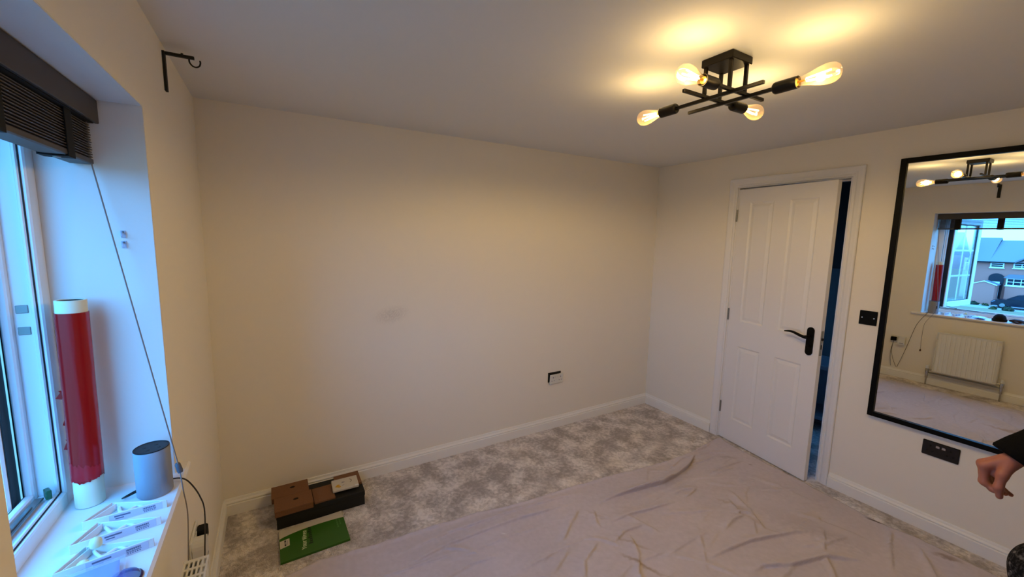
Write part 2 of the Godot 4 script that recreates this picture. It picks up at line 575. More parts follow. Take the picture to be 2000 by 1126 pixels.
# ---------------------------------------------------------------- the window
func frame_ring(m: MB, x0: float, x1: float, y0: float, y1: float, z0: float, z1: float, w: float, ch := 0.004):
	m.span(Vector3(x0, y0, z0), Vector3(x1, y1, z0 + w), ch)
	m.span(Vector3(x0, y0, z1 - w), Vector3(x1, y1, z1), ch)
	m.span(Vector3(x0, y0, z0 + w - 0.002), Vector3(x1, y0 + w, z1 - w + 0.002), ch)
	m.span(Vector3(x0, y1 - w, z0 + w - 0.002), Vector3(x1, y1, z1 - w + 0.002), ch)

func window():
	var w := thing("window_1", "white plastic window with its single sash swung right out", "window", Vector3.ZERO, 0.0, "", "structure")
	# plaster lining of the recess
	var rv := MB.new()
	rv.span(Vector3(-0.24, SILL, ZO0), Vector3(-0.001, YO1, ZO0 + 0.003))
	rv.span(Vector3(-0.24, SILL, ZO1 - 0.003), Vector3(-0.001, YO1, ZO1))
	rv.span(Vector3(-0.24, YO1 - 0.003, ZO0 + 0.003), Vector3(-0.001, YO1, ZO1 - 0.003))
	obj("reveal", rv, M.reveal, w)
	var s := MB.new()
	s.span(Vector3(-0.24, SILL - 0.024, ZO0 + 0.0005), Vector3(-0.003, SILL, ZO1 - 0.0005))
	s.span(Vector3(-0.010, SILL - 0.024, 0.985), Vector3(0.03, SILL, 2.058), 0.007)
	obj("window_sill", s, M.paint, w)
	var f := MB.new()
	frame_ring(f, -0.318, -0.24, SILL - 0.01, YO1 + 0.01, ZO0, ZO1, 0.052)
	frame_ring(f, -0.318, -0.298, SILL + 0.038, YO1 - 0.038, ZO0 + 0.048, ZO1 - 0.048, 0.022, 0.004)
	frame_ring(f, -0.262, -0.252, SILL + 0.038, YO1 - 0.038, ZO0 + 0.048, ZO1 - 0.048, 0.010, 0.003)
	obj("outer_frame", f, M.upvc, w)
	var g := MB.new()
	frame_ring(g, -0.2525, -0.2495, SILL + 0.0405, YO1 - 0.0405, ZO0 + 0.0505, ZO1 - 0.0505, 0.005, 0.001)
	frame_ring(g, -0.3215, -0.318, SILL + 0.038, YO1 - 0.038, ZO0 + 0.048, ZO1 - 0.048, 0.018, 0.001)
	obj("gasket", g, M.gasket, w)
	# metal stays and keeps in the bottom rebate
	var h := MB.new()
	h.span(Vector3(-0.292, SILL + 0.048, 1.15), Vector3(-0.274, SILL + 0.054, 1.60), 0.001)
	h.span(Vector3(-0.288, SILL + 0.054, 1.20), Vector3(-0.279, SILL + 0.058, 1.48), 0.001)
	h.tube([Vector3(-0.285, SILL + 0.062, 1.30), Vector3(-0.36, SILL + 0.062, 1.24), Vector3(-0.43, SILL + 0.064, 1.17)], 0.006, 6, true)
	obj("friction_stay", h, M.steel, w)
	for y in [1.42, 1.36]:
		var kp := MB.new()
		kp.span(Vector3(-0.292, y, ZO0 + 0.0515), Vector3(-0.268, y + 0.022, ZO0 + 0.0545), 0.001)
		obj("lock_keep", kp, M.steel, w)
	# the open sash: hinged at the far jamb, swung out past square
	var hinge := Vector3(-0.330, 0, 1.130)
	var ang := deg_to_rad(85.0)
	var t := Transform3D(Basis(Vector3(-sin(ang), 0, cos(ang)), Vector3.UP, Vector3(-cos(ang), 0, -sin(ang))), hinge)
	# local: x along the sash, y up, z through its thickness (room face at z = 0, outwards negative)
	var L := 0.78
	var y0 := SILL + 0.045
	var y1 := YO1 - 0.045
	var sf := MB.new(t)
	for q in [[0.0, 0.072, y0, y1], [L - 0.072, L, y0, y1], [0.07, L - 0.07, y0, y0 + 0.072], [0.07, L - 0.07, y1 - 0.072, y1]]:
		sf.span(Vector3(q[0], q[2], -0.052), Vector3(q[1], q[3], 0.0), 0.005)
	var sash := obj("sash", sf, M.upvc, w)
	var sg := MB.new(t)
	sg.span(Vector3(-0.004, y0 + 0.004, -0.044), Vector3(0.012, y1 - 0.004, 0.0015))
	for q in [[0.072, 0.078, y0 + 0.07, y1 - 0.07], [L - 0.078, L - 0.072, y0 + 0.07, y1 - 0.07], [0.072, L - 0.072, y0 + 0.072, y0 + 0.078], [0.072, L - 0.072, y1 - 0.078, y1 - 0.072]]:
		sg.span(Vector3(q[0], q[2], -0.040), Vector3(q[1], q[3], -0.010))
	obj("sash_gasket", sg, M.gasket, sash)
	var sp := MB.new(t)
	sp.span(Vector3(0.07, y0 + 0.07, -0.034), Vector3(L - 0.07, y1 - 0.07, -0.030))
	obj("pane", sp, M.pane, sash)
	for k in 2:
		var gb := MB.new(t)
		var yy := lerpf(y0 + 0.07, y1 - 0.07, (k + 1) / 3.0)
		gb.span(Vector3(0.076, yy - 0.011, -0.029), Vector3(L - 0.076, yy + 0.011, -0.021), 0.003)
		obj("glazing_bar", gb, M.upvc, sash)
	var gv := MB.new(t)
	gv.span(Vector3(L / 2 - 0.011, y0 + 0.072, -0.029), Vector3(L / 2 + 0.011, y1 - 0.072, -0.0215), 0.003)
	obj("glazing_bar", gv, M.upvc, sash)
	var hd := MB.new(t)
	hd.span(Vector3(L - 0.05, 1.40, 0.0), Vector3(L - 0.02, 1.47, 0.012), 0.003)
	hd.tube([Vector3(L - 0.035, 1.435, 0.01), Vector3(L - 0.035, 1.435, 0.035), Vector3(L - 0.035, 1.34, 0.040)], 0.008, 8)
	obj("window_handle", hd, M.white_metal, sash)

# ---------------------------------------------------------------- the door
func door():
	# lining, stop and moulded architrave
	var t := MB.new()
	t.span(Vector3(W, 0, DZ0), Vector3(W + 0.12, DY1, 0.7985), 0.002)
	t.span(Vector3(W, 0, 1.5225), Vector3(W + 0.12, DY1, DZ1), 0.002)
	t.span(Vector3(W, 2.0665, 0.7985), Vector3(W + 0.12, DY1, 1.5225), 0.002)
	t.span(Vector3(W + 0.04, 0, 0.7985), Vector3(W + 0.072, 2.0665, 0.811), 0.002)
	t.span(Vector3(W + 0.04, 0, 1.51), Vector3(W + 0.072, 2.0665, 1.5225), 0.002)
	t.span(Vector3(W + 0.04, 2.054, 0.811), Vector3(W + 0.072, 2.0665, 1.51), 0.002)
	struct("trim_1", t, M.paint, "white painted door lining and stop", "door frame")
	# architrave profile: x across from the inner edge, y out of the wall
	var pr := [Vector2(0, 0), Vector2(0, 0.010), Vector2(0.004, 0.013), Vector2(0.012, 0.013), Vector2(0.016, 0.0105), Vector2(0.020, 0.0105), Vector2(0.030, 0.015), Vector2(0.050, 0.018), Vector2(0.060, 0.018), Vector2(0.064, 0.015), Vector2(0.064, 0.0)]
	var ar := MB.new()
	var zi0 := 0.790
	var zi1 := 1.533
	var yi := 2.074
	# mitred sweep round the three sides
	var n := pr.size()
	for i in n:
		var p: Vector2 = pr[i]
		var q: Vector2 = pr[(i + 1) % n]
		var A := func(v: Vector2, k: int) -> Vector3:
			match k:
				0: return Vector3(W - v.y, 0, zi0 - v.x)
				1: return Vector3(W - v.y, yi + v.x, zi0 - v.x)
				2: return Vector3(W - v.y, yi + v.x, zi1 + v.x)
				_: return Vector3(W - v.y, 0, zi1 + v.x)
		for k in 3:
			var d: Vector2 = q - p
			var nn := Vector2(-d.y, d.x)  # outward in profile space (profile runs clockwise)
			var side: Vector3 = [Vector3(0, 0, -1), Vector3(0, 1, 0), Vector3(0, 0, 1)][k]
			var o: Vector3 = side * nn.x + Vector3(-1, 0, 0) * nn.y
			ar.quad(A.call(p, k), A.call(q, k), A.call(q, k + 1), A.call(p, k + 1), o)
	struct("trim_2", ar, M.paint, "white moulded architrave round the door", "architrave")
	# the leaf, ajar
	var dn := thing("door_1", "white four panel door standing ajar with a black lever handle", "door", Vector3(W, 0, 0.800), deg_to_rad(-8.6), "", "structure")
	var us := [0.0, 0.102, 0.294, 0.411, 0.603, 0.706]
	var ys := [0.008, 0.197, 0.812, 1.016, 1.950, 2.052]
	var lf := MB.new()
	var T := 0.035
	for i in 5:
		for j in 5:
			if (i == 1 or i == 3) and (j == 1 or j == 3):
				continue
			lf.quad(Vector3(0, ys[j], us[i]), Vector3(0, ys[j], us[i + 1]), Vector3(0, ys[j + 1], us[i + 1]), Vector3(0, ys[j + 1], us[i]), Vector3(-1, 0, 0))
	var a := Vector3(0, ys[0], 0)
	var b := Vector3(0, ys[5], us[5])
	lf.quad(Vector3(T, a.y, 0), Vector3(T, a.y, b.z), Vector3(T, b.y, b.z), Vector3(T, b.y, 0), Vector3(1, 0, 0))
	lf.quad(Vector3(0, a.y, 0), Vector3(T, a.y, 0), Vector3(T, b.y, 0), Vector3(0, b.y, 0), Vector3(0, 0, -1))
	lf.quad(Vector3(0, a.y, b.z), Vector3(T, a.y, b.z), Vector3(T, b.y, b.z), Vector3(0, b.y, b.z), Vector3(0, 0, 1))
	lf.quad(Vector3(0, b.y, 0), Vector3(T, b.y, 0), Vector3(T, b.y, b.z), Vector3(0, b.y, b.z), Vector3(0, 1, 0))
	lf.quad(Vector3(0, a.y, 0), Vector3(T, a.y, 0), Vector3(T, a.y, b.z), Vector3(0, a.y, b.z), Vector3(0, -1, 0))
	obj("leaf", lf, M.paint, dn)
	# each panel: ovolo down, flat, then a slope up to the raised field
	for i in [1, 3]:
		for j in [1, 3]:
			var pm := MB.new()
			var rings := [[0.0, 0.0], [0.004, 0.0035], [0.010, 0.0075], [0.014, 0.008], [0.034, 0.0025], [0.036, 0.002]]
			for k in rings.size():
				var w0: float = rings[k][0]
				var x0: float = rings[k][1]
				var c0 := [Vector3(x0, ys[j] + w0, us[i] + w0), Vector3(x0, ys[j] + w0, us[i + 1] - w0), Vector3(x0, ys[j + 1] - w0, us[i + 1] - w0), Vector3(x0, ys[j + 1] - w0, us[i] + w0)]
				if k == rings.size() - 1:
					pm.quad(c0[0], c0[1], c0[2], c0[3], Vector3(-1, 0, 0))
				else:
					var w1: float = rings[k + 1][0]
					var x1: float = rings[k + 1][1]
					var c1 := [Vector3(x1, ys[j] + w1, us[i] + w1), Vector3(x1, ys[j] + w1, us[i + 1] - w1), Vector3(x1, ys[j + 1] - w1, us[i + 1] - w1), Vector3(x1, ys[j + 1] - w1, us[i] + w1)]
					for e in 4:
						pm.quad(c0[e], c0[(e + 1) % 4], c1[(e + 1) % 4], c1[e], Vector3(-1, 0, 0))
			obj("panel", pm, M.paint, dn)
	# lever handle on a long rounded plate
	var bp := MB.new()
	var poly := []
	for k in 13:
		var th := PI * k / 12.0
		poly.append(Vector2(cos(th) * 0.0225, 1.062 + sin(th) * 0.0225))
	for k in 13:
		var th := PI + PI * k / 12.0
		poly.append(Vector2(cos(th) * 0.0225, 0.914 + sin(th) * 0.0225))
	bp.prism(poly, 0.0, 0.009, Transform3D(Basis(Vector3(0, 0, -1), Vector3.UP, Vector3(-1, 0, 0)), Vector3(0, 0, 0.645)))
	var handle := obj("handle", bp, M.black, dn)
	handle.set_meta("label", "black lever handle on a long rounded plate")
	var lv := MB.new()
	lv.tube([Vector3(-0.008, 1.022, 0.645), Vector3(-0.040, 1.022, 0.645), Vector3(-0.052, 1.022, 0.638)], 0.0095, 12)
	var path := []
	var rad := []
	for k in 15:
		var s := k / 14.0
		path.append(Vector3(-0.052 - 0.006 * sin(s * PI), 1.018 + 0.026 * smoothstep(0.0, 0.75, s) - 0.012 * s * s * s, 0.650 - 0.150 * s))
		rad.append(lerpf(0.0105, 0.0045, s * s))
	lv.tube(path, rad, 10)
	obj("lever", lv, M.black, handle)
	var kt := MB.new()
	kt.lathe([Vector2(0, 0.016), Vector2(0.009, 0.016), Vector2(0.011, 0.013), Vector2(0.011, 0.008)], 18, Vector3(0, 0.955, 0.646), Basis(Vector3(0, 0, 1), Vector3(-1, 0, 0), Vector3(0, -1, 0)))
	kt.span(Vector3(-0.022, 0.951, 0.638), Vector3(-0.014, 0.959, 0.654), 0.002)
	obj("thumb_turn", kt, M.black, handle)
	for y in [1.853, 1.060, 0.270]:
		var hg := MB.new()
		for k in 5:
			hg.lathe([Vector2(0, 0), Vector2(0.0058, 0.0), Vector2(0.0058, 0.0182), Vector2(0, 0.0182)], 12, Vector3(-0.006, y - 0.0475 + k * 0.019, -0.002))
		obj("hinge", hg, M.steel, dn)
	var lp := MB.new()
	lp.span(Vector3(0.006, 0.90, 0.7058), Vector3(0.029, 1.07, 0.7072), 0.0004)
	var latch := obj("latch_plate", lp, M.steel, dn)
	var bt := MB.new()
	bt.span(Vector3(0.011, 1.005, 0.707), Vector3(0.024, 1.022, 0.717), 0.002)
	obj("latch_bolt", bt, M.matt_black, latch)
	var db := MB.new()
	db.span(Vector3(0.012, 0.945, 0.7072), Vector3(0.023, 0.975, 0.7084), 0.0005)
	obj("dead_bolt", db, M.matt_black, latch)
	# strike plate in the lining
	var sp := MB.new()
	sp.span(Vector3(W + 0.008, 0.93, 1.5205), Vector3(W + 0.034, 1.08, 1.5225), 0.0005)
	struct("trim_3", sp, M.steel, "metal strike plate in the door lining", "strike plate")

func hall():
	# landing beyond the door, lit by its own window
	var x0 := W + 0.12
	var x1 := W + 1.25
	struct("floor_landing", MB.new().span(Vector3(x0, -0.15, -1.3), Vector3(x1 + 0.1, 0, 3.2)), M.carpet)
	struct("ceiling_landing", MB.new().span(Vector3(x0, H, -1.3), Vector3(x1 + 0.1, H + 0.15, 3.2)), M.ceiling)
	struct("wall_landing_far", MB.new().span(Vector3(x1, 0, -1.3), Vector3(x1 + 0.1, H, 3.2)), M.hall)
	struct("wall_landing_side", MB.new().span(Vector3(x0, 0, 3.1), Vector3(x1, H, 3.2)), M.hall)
	var w := MB.new()
	w.span(Vector3(x0, 0, -1.3), Vector3(x1, 0.95, -1.2))
	w.span(Vector3(x0, 2.05, -1.3), Vector3(x1, H, -1.2))
	w.span(Vector3(x0, 0.95, -1.3), Vector3(x0 + 0.15, 2.05, -1.2))
	w.span(Vector3(x1 - 0.15, 0.95, -1.3), Vector3(x1, 2.05, -1.2))
	w.span(Vector3(x0 - 0.02, 0, -1.2), Vector3(x0, H, -0.12))
	struct("wall_landing_end", w, M.hall)
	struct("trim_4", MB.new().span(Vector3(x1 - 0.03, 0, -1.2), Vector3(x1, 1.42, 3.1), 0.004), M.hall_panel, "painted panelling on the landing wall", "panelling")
	var c := thing("shelf_unit", "low blue grey shelf unit glimpsed on the landing through the door gap", "shelf unit", Vector3(x1 - 0.39, 0, 1.19))
	var fr := MB.new()
	fr.span(Vector3(0, 0, -0.45), Vector3(0.35, 0.56, -0.43), 0.002)
	fr.span(Vector3(0, 0, 0.43), Vector3(0.35, 0.56, 0.45), 0.002)
	fr.span(Vector3(0.335, 0, -0.43), Vector3(0.35, 0.56, 0.43))
	obj("carcass", fr, M.hall_wood, c)
	obj("top", MB.new().span(Vector3(-0.02, 0.56, -0.47), Vector3(0.355, 0.60, 0.47), 0.004), M.hall_wood, c)
	obj("shelf", MB.new().span(Vector3(0.01, 0.10, -0.43), Vector3(0.335, 0.135, 0.43), 0.002), M.hall_wood, c)

# ---------------------------------------------------------------- ceiling light
func ceiling_light():
	var t := thing("ceiling_light", "black semi flush ceiling light of crossed square bars with four lit filament bulbs", "ceiling light", Vector3(1.82, H, 1.732))
	obj("plate", MB.new().box(Vector3(0, -0.014, 0), Vector3(0.125, 0.028, 0.125), 0.0025), M.bronze, t)
	var za := [-0.052, 0.048]
	var xa := [-0.046, 0.050]
	for x in xa:
		for z in za:
			obj("rod", MB.new().span(Vector3(x - 0.006, -0.124, z - 0.006), Vector3(x + 0.006, -0.026, z + 0.006), 0.001), M.bronze, t)
	# [bar axis is z?, position across, height, free end, holder end]
	var bars := [[true, xa[0], -0.142, 0.172, -0.182], [true, xa[1], -0.142, -0.190, 0.162], [false, za[1], -0.130, 0.174, -0.131], [false, za[0], -0.130, -0.168, 0.145]]
	for b in bars:
		var lo := Vector3(b[1] - 0.006, b[2] - 0.006, minf(b[3], b[4])) if b[0] else Vector3(minf(b[3], b[4]), b[2] - 0.006, b[1] - 0.006)
		var hi := Vector3(b[1] + 0.006, b[2] + 0.006, maxf(b[3], b[4])) if b[0] else Vector3(maxf(b[3], b[4]), b[2] + 0.006, b[1] + 0.006)
		obj("bar", MB.new().span(lo, hi, 0.001), M.bronze, t)
		var s := signf(b[4] - b[3])
		var d := Vector3(0, 0, s) if b[0] else Vector3(s, 0, 0)
		var at := Vector3(b[1], b[2], b[4]) if b[0] else Vector3(b[4], b[2], b[1])
		var bs := Basis(d.cross(Vector3.UP), d, Vector3.UP) * Basis(Vector3.UP, 0.4)
		# lamp holder: cup with rounded back
		var hm := MB.new()
		hm.lathe([Vector2(0, -0.008), Vector2(0.016, -0.008), Vector2(0.0195, -0.004), Vector2(0.0205, 0.002), Vector2(0.0205, 0.070), Vector2(0.0185, 0.070), Vector2(0.0180, 0.050), Vector2(0, 0.050)], 28, at, bs)
		obj("lamp_holder", hm, M.bronze, t)
		# squirrel cage bulb
		var bm := MB.new()
		var y0 := 0.072
		bm.lathe([Vector2(0.0135, y0 - 0.012), Vector2(0.0140, y0), Vector2(0.0150, y0 + 0.010), Vector2(0.0185, y0 + 0.026), Vector2(0.0240, y0 + 0.046), Vector2(0.0290, y0 + 0.064), Vector2(0.0318, y0 + 0.080), Vector2(0.0318, y0 + 0.092), Vector2(0.0290, y0 + 0.104), Vector2(0.0220, y0 + 0.114), Vector2(0.0120, y0 + 0.119), Vector2(0, y0 + 0.1205)], 28, at, bs)
		var bulb := obj("bulb", bm, M.bulb, t)
		bulb.set_meta("label", "clear amber squirrel cage bulb")
		var cm := MB.new()
		cm.lathe([Vector2(0.013, 0.050), Vector2(0.0134, 0.062), Vector2(0.0125, 0.066), Vector2(0.004, 0.068), Vector2(0.003, 0.092), Vector2(0, 0.094)], 20, at, bs)
		obj("bulb_cap", cm, M.brass, bulb)
		var fm := MB.new()
		for k in 4:
			var a := TAU * (k + 0.5) / 4.0
			var r0 := Vector3(cos(a) * 0.006, y0 + 0.024, sin(a) * 0.006)
			var r1 := Vector3(cos(a) * 0.0125, y0 + 0.090, sin(a) * 0.0125)
			fm.tube([at + bs * r0, at + bs * r1], 0.0030, 8)
		obj("filament", fm, M.filament, bulb)
		var li := OmniLight3D.new()
		li.name = "bulb_light"
		li.light_color = LAMP_C
		li.light_energy = LAMP
		li.light_size = 0.012
		li.omni_range = 12.0
		li.omni_attenuation = 2.0
		li.shadow_enabled = true
		li.position = at + bs * Vector3(0, y0 + 0.055, 0)
		t.add_child(li, true)
		var dn := SpotLight3D.new()
		dn.name = "bulb_light"
		dn.light_color = LAMP_C
		dn.light_energy = LAMP_DOWN
		dn.light_size = 0.02
		dn.spot_range = 12.0
		dn.spot_attenuation = 2.0
		dn.spot_angle = 89.0
		dn.spot_angle_attenuation = 0.30
		dn.shadow_enabled = true
		dn.position = li.position
		dn.rotation.x = -PI / 2.0
		t.add_child(dn, true)

# ---------------------------------------------------------------- mirror
func mirror():
	var y0 := 0.585
	var y1 := 2.146
	var z0 := 1.764
	var z1 := 2.56
	var t := thing("wall_mirror", "tall wall mirror in a slim black frame beside the white door", "mirror", Vector3(W, 0, 0))
	var f := MB.new()
	var w := 0.028
	var d := 0.032
	for q in [[y0, y1, z0, z0 + w], [y0, y1, z1 - w, z1], [y0, y0 + w, z0 + w, z1 - w], [y1 - w, y1, z0 + w, z1 - w]]:
		f.span(Vector3(-d, q[0], q[2]), Vector3(-0.001, q[1], q[3]), 0.0012)
	obj("frame", f, M.frame, t)
	obj("mirror_glass", MB.new().span(Vector3(-0.018, y0 + w - 0.002, z0 + w - 0.002), Vector3(-0.012, y1 - w + 0.002, z1 - w + 0.002)), M.mirror, t)
	obj("backing_board", MB.new().span(Vector3(-0.012, y0 + w - 0.002, z0 + w - 0.002), Vector3(-0.003, y1 - w + 0.002, z1 - w + 0.002)), M.matt_black, t)

# ---------------------------------------------------------------- sockets and plates
# local frame: x across, y up, z out of the wall
func socket_front(parent: Node, t: Transform3D, w: float, h: float, d: float, m: Material, mk: Material, sw: Material, with_switches := true):
	obj("plate", MB.new(t).span(Vector3(-w / 2, -h / 2, 0), Vector3(w / 2, h / 2, d), 0.003), m, parent)
	for s in [-1.0, 1.0]:
		var cx: float = s * w * 0.27
		var pm := MB.new(t)
		pm.span(Vector3(cx - 0.004, 0.010, d), Vector3(cx + 0.004, 0.022, d + 0.0006), 0.0002)
		pm.span(Vector3(cx - 0.016, -0.016, d), Vector3(cx - 0.008, -0.010, d + 0.0006), 0.0002)
		pm.span(Vector3(cx + 0.008, -0.016, d), Vector3(cx + 0.016, -0.010, d + 0.0006), 0.0002)
		bits(obj("pin_holes", pm, mk, parent))
		if with_switches:
			obj("switch", MB.new(t).span(Vector3(s * 0.012 - 0.007, 0.012, d), Vector3(s * 0.012 + 0.007, 0.032, d + 0.004), 0.0015), sw, parent)

func plates():
	var right := Basis(Vector3(0, 0, 1), Vector3.UP, Vector3(-1, 0, 0))
	var b := thing("blank_plate", "square black blanking plate with two bright screws between door and mirror", "wall plate", Vector3(W, 1.189, 1.700))
	obj("plate", MB.new(Transform3D(right, Vector3.ZERO)).span(Vector3(-0.0445, -0.0445, 0), Vector3(0.0445, 0.0445, 0.007), 0.002), M.black, b)
	for s in [-1.0, 1.0]:
		var m := MB.new(Transform3D(right, Vector3.ZERO))
		m.lathe([Vector2(0.0042, 0.0068), Vector2(0.0038, 0.0085), Vector2(0, 0.009)], 12, Vector3(s * 0.030, 0, 0), Basis(Vector3.RIGHT, Vector3(0, 0, 1), Vector3(0, -1, 0)))
		obj("screw", m, M.screw, b)
	var k := thing("black_socket", "black double socket low on the wall under the mirror", "socket", Vector3(W, 0.493, 2.099))
	socket_front(k, Transform3D(right, Vector3.ZERO), 0.150, 0.087, 0.009, M.gloss_black, M.hole, M.gloss_black, false)
	for s in [-1.0, 1.0]:
		obj("switch", MB.new(Transform3D(right, Vector3.ZERO)).span(Vector3(s * 0.012 - 0.008, 0.012, 0.009), Vector3(s * 0.012 + 0.008, 0.026, 0.013), 0.002), M.rocker, k)
	# white socket hanging loose off the back wall
	var ws := thing("loose_socket", "white double socket hanging loose from the long bare wall", "socket", Vector3(2.378, 0.447, 0))
	obj("back_box", MB.new().span(Vector3(-0.079, -0.030, 0.0003), Vector3(0.056, 0.056, 0.004), 0.001), M.matt_black, ws)
	socket_front(ws, Transform3D(Basis(Vector3.RIGHT, 0.06) * Basis(Vector3.UP, 0.03), Vector3(0.002, -0.001, 0.012)), 0.146, 0.084, 0.008, M.white_plastic, M.grey_ink, M.white_plastic)
	# double socket by the window with a plug and an adapter in it
	var left := Basis(Vector3(0, 0, -1), Vector3.UP, Vector3(1, 0, 0))
	var ls := thing("white_socket", "white double socket low on the window wall behind the black plug", "socket", Vector3(0, 0.475, 0.905))
	socket_front(ls, Transform3D(left, Vector3.ZERO), 0.146, 0.086, 0.009, M.white_plastic, M.grey_ink, M.white_plastic)
	var pl := thing("black_plug", "black plug with two cables in the socket by the window", "plug", Vector3(0.009, 0.478, 0.866))
	obj("body", MB.new(Transform3D(left, Vector3.ZERO)).span(Vector3(-0.026, -0.024, 0), Vector3(0.026, 0.024, 0.034), 0.005), M.black, pl)
	for s in [0.0, 1.0]:
		var path := []
		for i in 13:
			var u := i / 12.0
			path.append(Vector3(0.020 - 0.005 * u, -0.020 - 0.33 * u, (0.006 - 0.018 * sin(u * PI) + 0.05 * s * u * u)))
		obj("cable", MB.new().tube(path, 0.0022, 8), M.cable, pl)
	var ad := thing("plug_adapter", "white rounded plug in unit beside the black plug", "adapter", Vector3(0.0092, 0.462, 0.946))
	var am := MB.new(Transform3D(left, Vector3.ZERO))
	var poly := []
	for i in 9:
		var th := PI * i / 8.0
		poly.append(Vector2(cos(th) * 0.033, 0.022 + sin(th) * 0.030))
	poly.append(Vector2(-0.033, -0.036)); poly.append(Vector2(-0.028, -0.044)); poly.append(Vector2(0.028, -0.044)); poly.append(Vector2(0.033, -0.036))
	am.prism(poly, 0.0, 0.040)
	obj("body", am, M.white_plastic, ad)
	obj("slot", MB.new(Transform3D(left, Vector3.ZERO)).span(Vector3(-0.020, -0.030, 0.040), Vector3(0.020, -0.024, 0.0406)), M.grey_ink, ad)

# ---------------------------------------------------------------- dust sheet
func curve_at(pts: Array, x: float) -> float:
	if x <= pts[0].x: return pts[0].y
	for i in pts.size() - 1:
		if x <= pts[i + 1].x:
			var u: float = (x - pts[i].x) / (pts[i + 1].x - pts[i].x)
			return lerpf(pts[i].y, pts[i + 1].y, u)
	return pts[-1].y

# raises vertex k of the sheet where a fold runs: one steep side towards the window light, one long soft side
func lift(hts: PackedFloat32Array, k: int, c: Vector2, pts: Array, A: float, wd: float, total: float, n1: FastNoiseLite):
	var best := 9.0
	var sgn := 1.0
	var along := 0.0
	var run := 0.0
	for q in pts.size() - 1:
		var a: Vector2 = pts[q]
		var d: Vector2 = pts[q + 1] - a
		var L := d.length()
		var u := clampf((c - a).dot(d) / (L * L), 0.0, 1.0)
		var off := c - a - d * u
		var dd := off.length()
		if dd < best:
			best = dd
			sgn = signf(off.dot(Vector2(0.35, 1.0)))
			along = run + u * L
		run += L
	if best < wd * 3.0:
		var ends := smoothstep(0.0, 0.30, along / total) * smoothstep(0.0, 0.30, 1.0 - along / total)
		var wob := 1.0 + 0.35 * n1.get_noise_2d(c.x * 2.0, c.y * 2.0)
		# one steep side, one long soft side
		var ww := wd * (0.30 if sgn > 0.0 else 1.5)
		hts[k] = maxf(hts[k], A * ends * wob * exp(-pow(best / ww, 2.0)))

